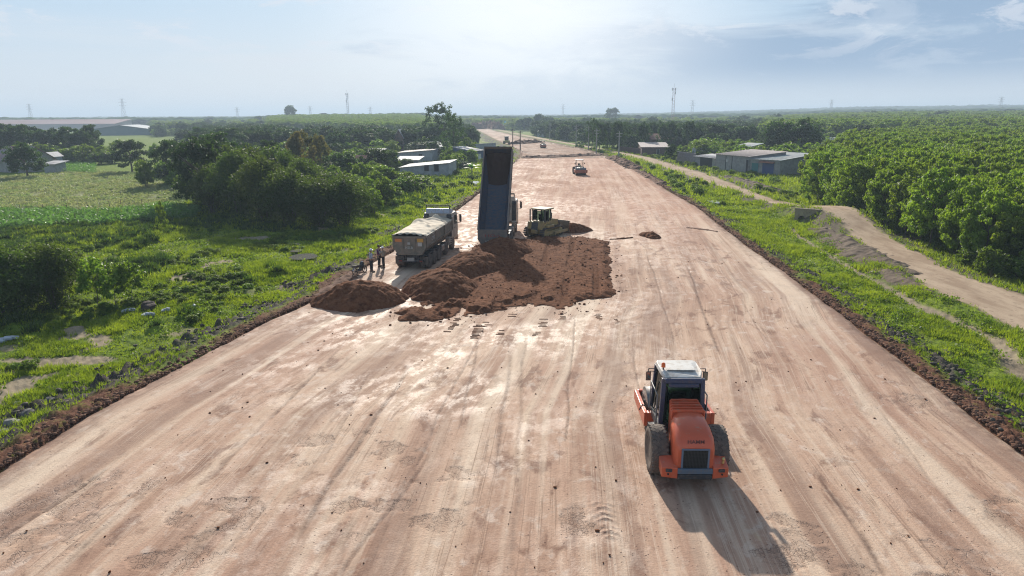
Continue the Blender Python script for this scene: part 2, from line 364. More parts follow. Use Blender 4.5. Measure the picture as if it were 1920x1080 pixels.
# wheel and drum marks running up the road
def line(x0, y0, x1, y1, wdt=.12, jig=.15, seed=0):
    s = np.clip((ry - y0)/(y1 - y0), 0, 1); lx = x0 + (x1 - x0)*s + (vnoise(ry*.35, ry*0 + seed, seed) - .5)*jig*2
    on = sstep(ry, y0 - .6, y0 + .6)*(1 - sstep(ry, y1 - 1.5, y1 + 1.5)); return on*np.exp(-((rx - lx)/wdt)**2)
ruts = np.zeros_like(rx)
for k, (a, b2) in enumerate([((690, 1080), (775, 880)), ((775, 880), (905, 620)), ((560, 1000), (760, 700)), ((610, 870), (690, 700)), ((640, 1080), (800, 860)), ((960, 1080), (985, 640)), ((1225, 905), (1190, 660)),
        ((0, 1012), (205, 875)), ((120, 1060), (215, 968)), ((420, 1040), (520, 930)), ((400, 890), (640, 650)), ((930, 900), (960, 660)), ((1060, 830), (1080, 600)), ((1265, 640), (1215, 480)), ((1345, 660), (1290, 500)), ((1440, 640), (1310, 440)), ((860, 800), (900, 640)), ((1660, 1080), (1545, 900)), ((1750, 900), (1640, 760)), ((500, 790), (600, 690))]):
    p, q = G(*a), G(*b2); ruts = np.maximum(ruts, line(p[0], p[1], q[0], q[1], .035+.025*(k % 3), .10, k)*(.5+.5*((k*7) % 5)/4))
crk = np.zeros_like(rx)
for (px, py, r_) in [(640, 845, 1.6), (735, 835, 1.2), (700, 870, 1.4), (95, 985, 1.8), (190, 920, 1.3), (1490, 1010, 1.3), (1560, 1040, 1.5), (1740, 1045, 1.3), (1900, 960, 1.0), (320, 1010, 1.6), (760, 950, 1.8), (1085, 975, .8), (1700, 750, .8), (820, 900, 1.2), (440, 950, 1.0)]:
    p = G(px, py); crk = np.maximum(crk, np.exp(-(((rx-p[0])/r_)**2 + ((ry-p[1])/(r_*.8))**2)))
crk = np.clip(crk*(3.2*sstep(fbm(rx*1.1, ry*1.1, 4, 81), .46, .62)) - .25, 0, 1)
rz += -ruts*.05 - .02*crk*nearR
p = G(1135, 975); print_ = np.exp(-((rx-p[0])/.28)**2)*sstep(ry, p[1]-1.0, p[1]-.8)*(1-sstep(ry, p[1]+.9, p[1]+1.1))
chev = np.clip(np.sin(ry*20 + np.abs(rx-p[0])*13)*1.6 + (fbm(rx*4, ry*4, 3, 95)-.5)*5, 0, 1); print_ = print_*chev; rz += print_*.03
rz -= .12*(1 - sstep(ed, 0, .5))
lip = sstep(ry, 196, 202)                      # beyond it the fill is one layer lower
rz += -.28*lip*sstep(ed, 0, 1)
rz = rz + hill(rx, ry)
RA = dict(ruts=ruts, crk=crk, prt=print_, lipm=lip, ed=ed, wet=np.clip(fbm(lat2*.20, ry*.11, 5, 91)*1.0, 0, 1))
def rmat():
    m = bpy.data.materials.new('compacted_laterite'); m.use_nodes = True; t = m.node_tree; b = t.nodes['Principled BSDF']; N = t.nodes.new; L = t.links.new
    def attr(n, out='Fac'):
        a = N('ShaderNodeAttribute'); a.attribute_name = n; return a.outputs[out]
    rc = attr('rc', 'Vector')
    def noise(sc, det=6, ro=.6, st=(1, 1, 1), loc=(0, 0, 0), dist=0.0):
        mp = N('ShaderNodeMapping'); L(rc, mp.inputs[0]); mp.inputs['Scale'].default_value = st; mp.inputs['Location'].default_value = loc
        n = N('ShaderNodeTexNoise'); L(mp.outputs[0], n.inputs[0]); n.inputs['Scale'].default_value = sc; n.inputs['Detail'].default_value = det; n.inputs['Roughness'].default_value = ro; n.inputs['Distortion'].default_value = dist
        return n.outputs[0]
    def rng(v, lo, hi, a=0.0, c=1.0):
        r = N('ShaderNodeMapRange'); L(v, r.inputs[0])
        for i, q in enumerate((lo, hi, a, c)): r.inputs[1+i].default_value = q
        return r.outputs[0]
    def op(o, a, c):
        x = N('ShaderNodeMath'); x.operation = o
        for i, vv in enumerate((a, c)):
            if isinstance(vv, (int, float)): x.inputs[i].default_value = vv
            else: L(vv, x.inputs[i])
        return x.outputs[0]
    def mix(f, a, c):
        x = N('ShaderNodeMix'); x.data_type = 'RGBA'
        for i, vv in ((0, f), (6, a), (7, c)):
            if isinstance(vv, tuple): x.inputs[i].default_value = (*vv, 1)
            elif isinstance(vv, float): x.inputs[i].default_value = vv
            else: L(vv, x.inputs[i])
        return x.outputs[2]
    big = noise(.10, 5, .55, (1.6, .5, 1)); strk = noise(1.0, 6, .62, (.9, .055, 1), (4, 7, 0)); med = noise(.75, 7, .66, (1, .5, 1), (9, 2, 0), .6); blot = noise(1.8, 6, .6, (1, .7, 1), (1, 8, 3), .4); fin = noise(14, 5, .7)
    sx = N('ShaderNodeSeparateXYZ'); L(rc, sx.inputs[0])
    c = mix(rng(big, .42, .60), (.57, .385, .27), (.46, .28, .195))
    c = mix(rng(strk, .46, .62, 0, .85), c, (.34, .195, .13))
    c = mix(rng(strk, .46, .30, 0, .6), c, (.70, .55, .40))
    c = mix(rng(med, .54, .62, 0, .78), c, (.22, .115, .075))
    c = mix(rng(blot, .56, .68, 0, .5), c, (.68, .56, .46))
    c = mix(rng(noise(2.6, 8, .72, (1, .8, 1), (3, 3, 9)), .60, .72, 0, .55), c, (.20, .115, .08))
    c = mix(rng(noise(.55, 4, .6, (1, .03, 1), (12, 3, 0)), .50, .60, 0, .7), c, (.70, .55, .41)); c = mix(rng(noise(.5, 5, .6, (1, .05, 1), (2, 13, 0)), .52, .62, 0, .75), c, (.28, .165, .115))
    farred = rng(sx.outputs[1], 58, 90, 0, .45); c = mix(farred, c, (.45, .225, .15))
    c = mix(op('MULTIPLY', attr('lipm'), .92), c, mix(rng(noise(.3, 5, .6, (1, .2, 1)), .4, .6), (.19, .10, .06), (.30, .165, .105)))
    c = mix(rng(fin, .5, .8, 0, .4), c, (.22, .14, .10))
    ra = N('ShaderNodeMath'); ra.operation = 'ABSOLUTE'; L(op('SUBTRACT', noise(1.0, 4, .6, (1.7, .022, 1), (31, 5, 2)), .5), ra.inputs[0]); fl = op('MULTIPLY', rng(ra.outputs[0], .012, .002), rng(noise(.22, 4, .6, (1, .6, 1), (3, 9, 9)), .46, .56))
    c = mix(op('MULTIPLY', fl, .5), c, (.17, .095, .06))
    rb = N('ShaderNodeMath'); rb.operation = 'ABSOLUTE'; L(op('SUBTRACT', noise(1.0, 4, .6, (2.6, .03, 1), (11, 25, 2)), .5), rb.inputs[0]); fl2 = op('MULTIPLY', rng(rb.outputs[0], .02, .002), rng(noise(.2, 4, .6, (1, .6, 1), (13, 9, 9)), .48, .58))
    c = mix(op('MULTIPLY', fl2, .42), c, (.68, .53, .40))
    c = mix(rng(noise(5.5, 9, .75, (1, .7, 1), (3, 13, 9)), .56, .66, 0, .5), c, (.27, .165, .115))
    # small clods dropped on the surface
    vo = N('ShaderNodeTexVoronoi'); vo.feature = 'F1'; mp = N('ShaderNodeMapping'); L(rc, mp.inputs[0]); mp.inputs['Scale'].default_value = (5, 5, 5); L(mp.outputs[0], vo.inputs[0]); vo.inputs['Scale'].default_value = 1
    sp = op('MULTIPLY', rng(vo.outputs['Distance'], .16, .10), rng(noise(.5, 4, .6, (1, 1, 1), (5, 5, 5)), .50, .60))
    c = mix(op('MULTIPLY', sp, .8), c, (.13, .065, .045))
    # cracking where the crust has dried or broken up
    ve = N('ShaderNodeTexVoronoi'); ve.feature = 'DISTANCE_TO_EDGE'; mp2 = N('ShaderNodeMapping'); L(rc, mp2.inputs[0]); mp2.inputs['Scale'].default_value = (7.5, 7.5, 7.5); 
    ds = N('ShaderNodeTexNoise'); L(rc, ds.inputs[0]); ds.inputs['Scale'].default_value = 3; va = N('ShaderNodeVectorMath'); va.operation = 'ADD'; L(mp2.outputs[0], va.inputs[0]); L(ds.outputs['Color'], va.inputs[1]); L(va.outputs[0], ve.inputs[0]); ve.inputs['Scale'].default_value = 1
    rn = N('ShaderNodeMath'); rn.operation = 'ABSOLUTE'; L(op('SUBTRACT', noise(3.2, 3, .55, (1, .8, 1), (6, 1, 2), .8), .5), rn.inputs[0]); ridg = rng(rn.outputs[0], .018, .0)
    cr = op('MULTIPLY', op('MAXIMUM', ridg, op('MULTIPLY', rng(ve.outputs['Distance'], .07, .0), rng(noise(1.5, 3, .5, (1, 1, 1), (7, 7, 1)), .50, .60))), rng(attr('crk'), .10, .5))
    c = mix(op('MULTIPLY', cr, .75), c, (.10, .06, .045))
    c = mix(rng(attr('crk'), .2, .9, 0, .35), c, (.30, .19, .135))
    c = mix(op('MULTIPLY', attr('ruts'), rng(noise(2, 5, .7), .35, .6, .15, .9)), c, (.12, .07, .05))
    c = mix(op('MULTIPLY', attr('prt'), rng(noise(6, 3, .6), .45, .55)), c, (.08, .03, .02))
    edg = rng(attr('ed'), 1.4, .1); c = mix(op('MULTIPLY', edg, rng(noise(1.5, 6, .7), .35, .6)), c, (.17, .095, .065))
    L(c, b.inputs['Base Color'])
    gl = op('MULTIPLY', rng(noise(1.4, 8, .7, (1, .6, 1), (9, 2, 0)), .56, .44), rng(noise(.16, 4, .5, (1, .8, 1), (2, 1, 6)), .40, .56))
    ro = op('SUBTRACT', .86, op('MULTIPLY', gl, .30)); ro = op('ADD', ro, op('MULTIPLY', rng(fin, .4, .7), .1))
    L(ro, b.inputs['Roughness']); L(rng(sx.outputs[1], 40, 120, .24, .05), b.inputs['Specular IOR Level'])
    h = op('ADD', op('MULTIPLY', fin, .35), op('ADD', op('MULTIPLY', noise(7, 7, .72), .7), op('MULTIPLY', noise(2.2, 7, .7, (1, .06, 1), (4, 7, 0)), .35)))
    h = op('ADD', op('SUBTRACT', h, op('MULTIPLY', cr, .9)), op('MULTIPLY', sp, .8))
    bp = N('ShaderNodeBump'); bp.inputs['Strength'].default_value = .55; bp.inputs['Distance'].default_value = .045; L(h, bp.inputs['Height']); L(bp.outputs[0], b.inputs['Normal'])
    return m
g = link('road', np_mesh('road', np.stack([rx, ry, rz], -1).reshape(-1, 3), grid_faces(nr2, nc2)[:, ::-1], rmat(), True, RA, dict(rc=np.stack([lat, ry, 0*ry], -1).reshape(-1, 3)))); tag(g, kind='structure')
# winding check
for o_ in ('ground', 'road'):
    me = bpy.data.objects[o_].data
    if me.polygons[0].normal.z < 0: me.flip_normals()
# ---------------------------------------------------------------- vegetation
rng = np.random.default_rng(5)
M_RUB = mat('rubber_leaf', (.150, .215, .028), .55, rand=.12, trans=(2.2, 2.15, .9), col2=(.098, .155, .024), nscale=.9, spec=.25)
M_DRK = mat('dark_leaf', (.048, .080, .020), .55, rand=.22, trans=(1.4, 1.6, .8), col2=(.032, .056, .016), nscale=1.2, spec=.18)
M_BAM = mat('bamboo_leaf', (.044, .072, .018), .55, rand=.15, trans=(1.8, 1.9, .9), col2=(.085, .112, .024), nscale=2.0, spec=.18)
M_YNG = mat('young_leaf', (.14, .205, .028), .5, rand=.18, trans=(2.1, 2.1, .9), col2=(.055, .10, .018), nscale=2.0, spec=.2)
M_YEL = mat('yellowing_leaf', (.17, .145, .045), .6, rand=.1, trans=(1.5, 1.4, .8), col2=(.085, .10, .03), nscale=3.0)
M_BARK = mat('bark', (.16, .13, .10), .9, col2=(.09, .07, .055), nscale=8, bump=.4)
M_GRS = mat('grass_blade', (.22, .29, .030), .6, trans=(1.9, 1.8, .7), col2=(.11, .17, .02), nscale=.5, spec=.3)
M_CRP = mat('crop_leaf', (.20, .25, .12), .55, trans=(1.3, 1.4, .8), col2=(.27, .27, .15), nscale=.25)
M_CRN = mat('maize_leaf', (.12, .23, .07), .5, trans=(1.4, 1.5, .8), col2=(.09, .17, .04), nscale=.5)
def unit(v): return v/np.maximum(1e-9, np.linalg.norm(v, axis=-1, keepdims=True))
def leaves(P, size, nrm=None, asp=.55, droop=0.0, r=rng):
    """one pointed leaf quad at every point"""
    n = len(P); d = unit(r.normal(size=(n, 3))); 
    if nrm is not None: d = unit(d*.85 + nrm)
    a = unit(np.cross(d, unit(r.normal(size=(n, 3))))); a[:, 2] -= droop; a = unit(a); b = unit(np.cross(d, a)); s = (size*(.65+.7*r.random(n)))[:, None]
    V = np.stack([P - a*s*.5, P + b*s*asp*.5, P + a*s*.5, P - b*s*asp*.5], 1).reshape(-1, 3)
    return V, np.arange(4*n).reshape(-1, 4)
def crown(kind, seed):
    r = np.random.default_rng(seed)
    if kind == 'bamboo':
        P = []; Nn = []
        for k in range(300):
            az = r.random()*2*math.pi; out = .5*(r.random()**.6); top = (1.0 - .40*(out/.5)**2)*(.55+.45*r.random()**.5); base = .36*r.random()*out/.5; m = 42
            t = r.random(m)**.7; bx = base + (out-base)*t**1.6; hz_ = top*np.sin(np.clip(t*1.3, 0, 1.3)*math.pi/2)
            p = np.stack([bx*math.cos(az), bx*math.sin(az), hz_], 1) + r.normal(size=(m, 3))*.03
            P.append(p); Nn.append(unit(np.stack([p[:, 0], p[:, 1], .25+0*p[:, 0]], 1)))
        P = np.concatenate(P); P[:, 2] = np.clip(P[:, 2], .0, 1.2); return np_mesh('crown', *leaves(P, .042, np.concatenate(Nn)*.8, .34, .8, r), M_BAM)
    cfg = dict(rubber=(125, 54, .033, .080, .0), broad=(160, 44, .033, .090, .01), tall=(95, 36, .028, .08, .10), shrub=(62, 38, .062, .14, -.02), column=(60, 30, .03, .06, .0), young=(50, 34, .045, .10, .14), wide=(150, 42, .033, .09, .01))[kind]
    K, n, ls, cr, z0 = cfg; P = []; Nn = []
    lob = r.normal(size=(7, 3)); lob = unit(lob); lw = .5 + .5*r.random(7)
    for k in range(K):
        d = unit(r.normal(size=3)); 
        if d[2] < -.75: d[2] *= -.6
        d = unit(d); rr = (.30 + .70*r.random()**.5)*(.80 + .30*max(0, float(np.max(lob@d*lw))))
        c = d*rr*.46; c[:2] *= 1.06; zz = .5 + c[2]/.90
        wr = {'rubber': .85+.4*zz if zz < .6 else 1.09-.3*(zz-.6), 'column': .95, 'young': 1.15-.5*zz, 'shrub': 1.0}.get(kind, 1.0)
        x, y = c[0]*wr, c[1]*wr; z_ = z0 + (1-z0)*np.clip(zz*1.02, 0.02, .98)
        q = unit(r.normal(size=(n, 3)))*(cr*r.random((n, 1))**.4); q[:, 2] *= .62
        P.append(q + (x, y, z_)); Nn.append(unit(q)*.8 + (0, 0, .45))
    P = np.concatenate(P); return np_mesh('crown', *leaves(P, ls*1.45, np.concatenate(Nn), .62, .25, r), {'rubber': M_RUB, 'shrub': M_YNG, 'young': M_YNG}.get(kind, M_DRK))
def trunk_mesh(kind, seed):
    r = random.Random(seed); b = MB(); rb = {'rubber': .014, 'young': .010, 'tall': .022, 'bamboo': .008, 'shrub': .012, 'column': .012}.get(kind, .024)
    if kind in ('bamboo', 'shrub'):
        for k in range(9):
            a = r.random()*6.28; x, y = .05*math.cos(a), .05*math.sin(a); b.tube((x, y, -.03), (x*3.5, y*3.5, .6+.2*r.random()), rb, rb*.5, 5)
    else:
        h = .62; p = Vector((0, 0, -.04)); 
        for k in range(4):
            q = Vector((r.uniform(-.015, .015), r.uniform(-.015, .015), h*(k+1)/4)); b.tube(p, q, rb*(1.25-.2*k), rb*(1.05-.2*k), 7); p = q
        for k in range(7):
            a = r.random()*6.28; z0 = r.uniform(.28, .6); l = r.uniform(.18, .34); e = Vector((l*math.cos(a), l*math.sin(a), z0+l*.75)); b.tube((0, 0, z0), e, rb*.5, rb*.15, 5)
    o = b.build('trunk', M_BARK); me = o.data; bpy.data.objects.remove(o); return me
KINDS = {}
def proto(kind, nvar):
    KINDS[kind] = [(crown(kind, 100*len(KINDS) + i), trunk_mesh(kind, i)) for i in range(nvar)]
for k_, n_ in (('rubber', 5), ('broad', 4), ('tall', 2), ('shrub', 3), ('column', 1), ('young', 3), ('wide', 2), ('bamboo', 4)): proto(k_, n_)
YEL = crown('broad', 991); YEL.materials[0] = M_YEL
rr_ = random.Random(11)
def depth_at(x, y, z=0): return y*math.cos(PIT) + (H - z)*math.sin(PIT)
TREES = []
def tree(name, kind, x, y, h, wd, label, group=None, cat='tree', var=None, crown_me=None, z=None):
    cm, tm = KINDS[kind][var if var is not None else rr_.randrange(len(KINDS[kind]))]
    z = float(base_z(np.array([x]), np.array([y]))[0]) - .05 if z is None else z
    t = thing(name, label, cat, (x, y, z), rr_.random()*6.28, group)
    t.scale = (wd, wd, h)
    link('crown', crown_me or cm, t)
    link('trunk', tm, t); TREES.append((x, y, wd)); return t
def ptree(name, kind, px, py, wpx, top, label, group=None, cat='tree', **k):
    x, y = G(px, py, -1.2 if k.pop('low', True) else -.4); s = F/depth_at(x, y, 0)
    h = (py - top)/s/math.cos(PIT*.6); return tree(name, kind, x, y, h*.95, wpx/s*1.08, label, group, cat, **k)
GB = 'bamboo clumps beside the green meadow'; LB = 'dark drooping bamboo clump in the grove between the meadow and the village'
for px, py, w_, tp in [(452, 405, 105, 285), (500, 418, 110, 300), (545, 425, 120, 318), (598, 428, 105, 335), (645, 425, 100, 338), (430, 380, 90, 275), (520, 385, 110, 280), (575, 392, 90, 305), (620, 402, 95, 322), (470, 392, 95, 283), (400, 402, 70, 318), (660, 398, 80, 335)]:
    ptree('bamboo_clump', 'bamboo', px, py, w_*1.15, tp - rr_.uniform(2, 16), LB, GB, 'bamboo')
ptree('bamboo_clump', 'bamboo', 62, 566, 130, 446, 'dense bamboo clump between the darkest edge one and the broad one', None, 'bamboo')
ptree('bamboo_clump', 'bamboo', 22, 592, 175, 452, 'darkest big bamboo clump at the left edge of the meadow near the construction verge', None, 'bamboo')
ptree('bamboo_clump', 'bamboo', 108, 578, 135, 444, 'broad bamboo clump standing right beside the slender young trees', None, 'bamboo')
LY = 'slender young tree with pale trunk in the row right of the near bamboo'
for px, py, w_, tp in [(186, 580, 72, 472), (218, 573, 60, 478), (250, 568, 60, 476)]: ptree('young_tree', 'young', px, py, w_, tp, LY, 'young trees beside the near bamboo')
ptree('young_tree', 'young', 307, 445, 22, 372, 'thin lone sapling standing in the meadow below the crop field')
for i, (px, py, w_, tp, kd, lb) in enumerate([
    (330, 345, 75, 262, 'broad', 'dense round tree at the corner of the dry crop field'), (382, 388, 105, 250, 'wide', 'tall broad tree with sunlit top left of the bamboo grove'),
    (412, 352, 85, 247, 'broad', 'leafy tree rising behind the broad sunlit one at the crop field'), (388, 388, 46, 347, 'shrub', 'small bushy tree at the foot of the tall trees by the crop field'),
    (275, 352, 32, 298, 'shrub', 'grey green bush standing alone at the far edge of the crop field'), (248, 322, 60, 258, 'wide', 'dark round tree below the distant pale meadow'),
    (212, 306, 44, 276, 'shrub', 'light green bush left of the dark round tree under the meadow'), (290, 300, 22, 268, 'shrub', 'small dark bush in front of the distant pale meadow'),
    (52, 332, 66, 262, 'broad', 'dark spreading tree growing between the two old farm houses'), (20, 296, 50, 232, 'broad', 'dark tree behind the grey farm house at the left edge'),
    (512, 345, 60, 262, 'broad', 'dark tree in front of the hazy pale house'), (468, 345, 60, 262, 'broad', 'mid green tree between the bamboo and the crop field trees'),
    (640, 345, 66, 285, 'broad', 'dark tree left of the red roof'), (705, 330, 56, 276, 'broad', 'dark crown covering the left end of the long white shed'),
    (728, 322, 46, 280, 'wide', 'dark round tree beside the domed roof'), (790, 292, 52, 263, 'wide', 'bright rounded tree behind the flat roofed village houses'),
    (692, 290, 46, 248, 'broad', 'light green village tree standing left of the brick gable'), (662, 292, 42, 252, 'broad', 'village tree with a dark crown and pale lower leaves'),
    (735, 268, 26, 246, 'broad', 'small hazy tree behind the brick gable house'), (770, 270, 34, 245, 'wide', 'rounded hazy tree at the foot of the far plantation'),
    (710, 268, 30, 236, 'broad', 'green tree standing right in front of the far plantation wall'), (878, 296, 32, 256, 'young', 'light green tree right of the tallest village tree')]):
    ptree({'shrub': 'bush'}.get(kd, 'tree'), kd, px, py, w_, tp, lb, None, {'shrub': 'bush'}.get(kd, 'tree'))
for px, py, w_, tp, lb in [(567, 342, 52, 243, 'tree with yellowing brown crown rising above the bamboo'), (603, 335, 40, 251, 'smaller yellowish tree right of the tall yellowing one')]:
    ptree('tree', 'broad', px, py, w_, tp, lb, crown_me=YEL)
ptree('tall_tree', 'tall', 828, 283, 62, 190, 'tallest hazy village tree with sky showing through its crown', var=0)
ptree('tall_tree', 'tall', 851, 298, 50, 212, 'tall narrow dark tree in front of the tallest village tree', var=1)
for px, py in [(668, 372), (690, 380), (705, 366), (722, 384), (738, 372), (752, 362), (772, 360), (650, 362), (628, 360), (680, 352), (715, 350), (745, 348), (612, 372), (790, 352), (700, 402), (765, 346)]:
    ptree('young_tree', 'shrub', px, py, rr_.uniform(32, 44), py - (rr_.uniform(40, 56) if px < 730 else rr_.uniform(22, 32)), 'bright leafy young tree in the thicket right of the bamboo', 'young trees between bamboo and white shed')
for px, py in [(0, 303), (22, 299), (45, 301), (68, 297), (90, 300), (112, 298), (135, 300), (158, 301), (175, 298)]:
    ptree('tree', 'broad', px, py, rr_.uniform(38, 52), rr_.uniform(233, 244), 'tall dark tree in the belt in front of the long factory', 'dark tree belt at the far left')
for px, py in [(70, 306), (95, 305), (118, 307), (140, 306), (165, 307), (188, 308), (205, 306), (225, 300), (30, 306)]:
    ptree('bush', 'shrub', px, py, rr_.uniform(34, 48), py - rr_.uniform(26, 40), 'low bush at the foot of the dark tree belt', 'bushes under the tree belt', 'bush')
# village and far trees on both sides of the road
for lab, grp, pts in [
    ('hazy tree in the wooded village left of the road', 'trees of the village on the left', [(440, 300, 30, 255), (485, 292, 36, 250), (530, 290, 34, 244), (560, 285, 28, 246), (590, 280, 30, 240), (620, 275, 30, 243), (650, 265, 28, 240), (745, 285, 22, 262), (800, 275, 26, 248), (815, 300, 26, 262), (862, 270, 26, 235), (875, 262, 24, 232), (885, 285, 20, 262), (460, 278, 40, 238), (420, 285, 40, 240), (385, 280, 40, 243), (350, 275, 36, 243), (600, 310, 30, 272), (630, 305, 34, 268), (760, 318, 30, 296), (870, 318, 26, 300)]),
    ('dark tree in the tall wood behind the low tin shed', 'trees of the tall wood right of the road', [(1110+k*11+(k % 3)*3, 287 - (k % 4)*3, 24, 224 + (k*7) % 11) for k in range(19)]),
    ('tree in the belt behind the grey block sheds', 'trees behind the grey sheds', [(1330, 292, 44, 248), (1352, 288, 40, 250), (1375, 292, 36, 262), (1398, 292, 32, 262), (1420, 295, 34, 262), (1442, 297, 46, 240), (1462, 300, 44, 250), (1385, 283, 40, 238), (1360, 282, 34, 240), (1405, 285, 40, 250), (1480, 298, 40, 258)]),
    ('hazy roadside tree of the distant village right of the road', 'trees of the village on the right', [(975, 246, 18, 222), (990, 246, 20, 219), (1010, 245, 22, 213), (1030, 244, 20, 218), (1045, 256, 20, 232), (1062, 262, 24, 238), (1080, 268, 24, 244), (1095, 272, 26, 246), (1070, 248, 22, 222), (1100, 246, 22, 220), (1125, 246, 24, 222), (1150, 244, 22, 220), (1035, 262, 20, 245), (960, 242, 18, 224), (1120, 262, 24, 236), (1190, 300-20, 24, 250), (1215, 284, 30, 252)])]:
    for px, py, w_, tp in pts: ptree('tree', rr_.choice(['broad', 'wide', 'broad', 'tall']), px, py, w_*1.1, tp, lab, grp)
ptree('tree', 'broad', 1500, 300, 76, 218, 'big dark round tree right behind the sheds')
ptree('tree', 'broad', 1458, 298, 60, 222, 'large grey green tree beside the big dark round one', var=2)
ptree('tree', 'wide', 1258, 303, 26, 268, 'small dark tree between the tin shed and the block fence', low=False)
ptree('tree', 'wide', 1182, 284, 36, 250, 'pale bushy tree in front of the tall wood')
ptree('giant_tree', 'wide', 1147, 236, 28, 201, 'lone huge rounded tree standing above the distant wood')
ptree('giant_tree', 'wide', 546, 240, 24, 207, 'lone dark round tree above the far plantation on the left')
for px, tp in [(1583, 241), (1593, 236), (1600, 238), (1607, 234), (1613, 240)]:
    x, y = G(px, 268, -1.2); s = F/depth_at(x, y); tree('cypress', 'column', x, y, (268-tp)/s, 9/s*1.4, 'slim columnar conifer in the short row beyond the plantation', 'row of slim conifers')
for px, py, w_, tp, lb in [(1858, 510, 42, 452, 'small bright rubber tree at the very edge of the dirt track'), (1912, 512, 40, 462, 'young leafy tree at the right edge of the picture beside the track'), (1815, 492, 34, 458, 'low bush left of the small bright rubber tree')]:
    ptree('bush', 'shrub', px, py, w_*1.2, tp, lb, None, 'bush', low=False)
# rubber plantation right of the track: rows of trees
XB = np.array([(43.5, 36), (43.2, 50), (42.8, 62), (45.0, 80), (46.5, 95), (52.5, 115), (64, 135), (80, 165), (104, 205), (150, 262), (185, 330), (205, 420)], float)
rub = []
yv = 38.0
while yv < 420:
    sp_ = 3.0 if yv < 130 else (3.8 if yv < 220 else 5.0); xv = np.interp(yv, XB[:, 1], XB[:, 0]) - 2.6 + rr_.uniform(0, 1.6)
    while xv < yv*.80 + 12 and xv > 0:
        rub.append((xv + rr_.uniform(-.7, .7), yv + rr_.uniform(-.9, .9))); xv += sp_*rr_.uniform(.85, 1.2)
    yv += sp_*1.05
rub = [p for p in rub if not (p[1] < 52 and p[0] > p[1]*.84+6)]
# those that show largest: the front ranks first
rub.sort(key=lambda p: math.hypot(*p) + 1.3*max(0, p[0] - np.interp(p[1], XB[:, 1], XB[:, 0]) - 9))
for i, (x, y) in enumerate(rub[:290]):
    front = x - np.interp(y, XB[:, 1], XB[:, 0]) < 4
    hh = rr_.uniform(6.7, 8.5) * (.92 if front else 1)
    if y < 56: hh *= .86
    tree('rubber_tree', 'rubber', x, y, hh, rr_.uniform(4.3, 5.4), 'leafy rubber tree standing in the dense plantation right of the dirt track', 'rubber trees of the plantation')
STUFF_RUB = rub[290:]
# masses nobody could count: instanced by one object each
def scatter(name, P, S, sources, kind='stuff'):
    P = np.asarray(P, np.float32); me = bpy.data.meshes.new(name); me.vertices.add(len(P)); me.vertices.foreach_set('co', P.ravel())
    a = me.attributes.new('scl', 'FLOAT_VECTOR', 'POINT'); a.data.foreach_set('vector', np.asarray(S, np.float32).ravel())
    a = me.attributes.new('rot', 'FLOAT_VECTOR', 'POINT'); r = np.zeros((len(P), 3), np.float32); r[:, 2] = rng.random(len(P))*6.28; a.data.foreach_set('vector', r.ravel())
    a = me.attributes.new('pick', 'INT', 'POINT'); a.data.foreach_set('value', rng.integers(0, len(sources), len(P)).astype(np.int32))
    o = link(name, me); tag(o, kind=kind)
    g = bpy.data.node_groups.new(name, 'GeometryNodeTree'); g.interface.new_socket('Geometry', in_out='INPUT', socket_type='NodeSocketGeometry'); g.interface.new_socket('Geometry', in_out='OUTPUT', socket_type='NodeSocketGeometry')
    gi = g.nodes.new('NodeGroupInput'); go = g.nodes.new('NodeGroupOutput'); iop = g.nodes.new('GeometryNodeInstanceOnPoints'); g2 = g.nodes.new('GeometryNodeGeometryToInstance')
    for s in reversed(sources):
        oi = g.nodes.new('GeometryNodeObjectInfo'); oi.inputs[0].default_value = s; oi.transform_space = 'ORIGINAL'; g.links.new(oi.outputs['Geometry'], g2.inputs[0])
    def na(n, ty):
        x = g.nodes.new('GeometryNodeInputNamedAttribute'); x.data_type = ty; x.inputs[0].default_value = n; return [q for q in x.outputs if q.enabled][0]
    mp = g.nodes.new('GeometryNodeMeshToPoints'); g.links.new(gi.outputs[0], mp.inputs[0]); g.links.new(mp.outputs[0], iop.inputs['Points'])
    g.links.new(g2.outputs[0], iop.inputs['Instance']); iop.inputs['Pick Instance'].default_value = True
    g.links.new(na('pick', 'INT'), iop.inputs['Instance Index']); g.links.new(na('scl', 'FLOAT_VECTOR'), iop.inputs['Scale'])
    er = g.nodes.new('FunctionNodeEulerToRotation'); g.links.new(na('rot', 'FLOAT_VECTOR'), er.inputs[0]); g.links.new(er.outputs[0], iop.inputs['Rotation'])
    g.links.new(iop.outputs[0], go.inputs[0]); md = o.modifiers.new('scatter', 'NODES'); md.node_group = g
    return o
def crowns_of(kind):
    out = {}
    for o in bpy.data.objects:
        if o.name.startswith('crown') and o.data in [c for c, t in KINDS[kind]]: out.setdefault(o.data.name, o)
    return list(out.values())
P = np.array([(x, y, 0) for x, y in STUFF_RUB]); P[:, 2] = base_z(P[:, 0], P[:, 1])
hh = rng.uniform(7.0, 9.0, len(P)); ww = rng.uniform(4.3, 5.4, len(P))*np.where(P[:, 1] > 220, 1.35, np.where(P[:, 1] > 130, 1.2, 1.0))
scatter('plantation_canopy', P, np.stack([ww, ww, hh], 1), crowns_of('rubber'))
SB_ = [G(60, 330, -1.2), G(60, 262, -1.2), G(330, 258, -1.2), G(380, 330, -1.2)]
SC_ = [G(738, 350, -1.2), G(738, 288, -1.2), G(825, 286, -1.2), G(862, 350, -1.2)]
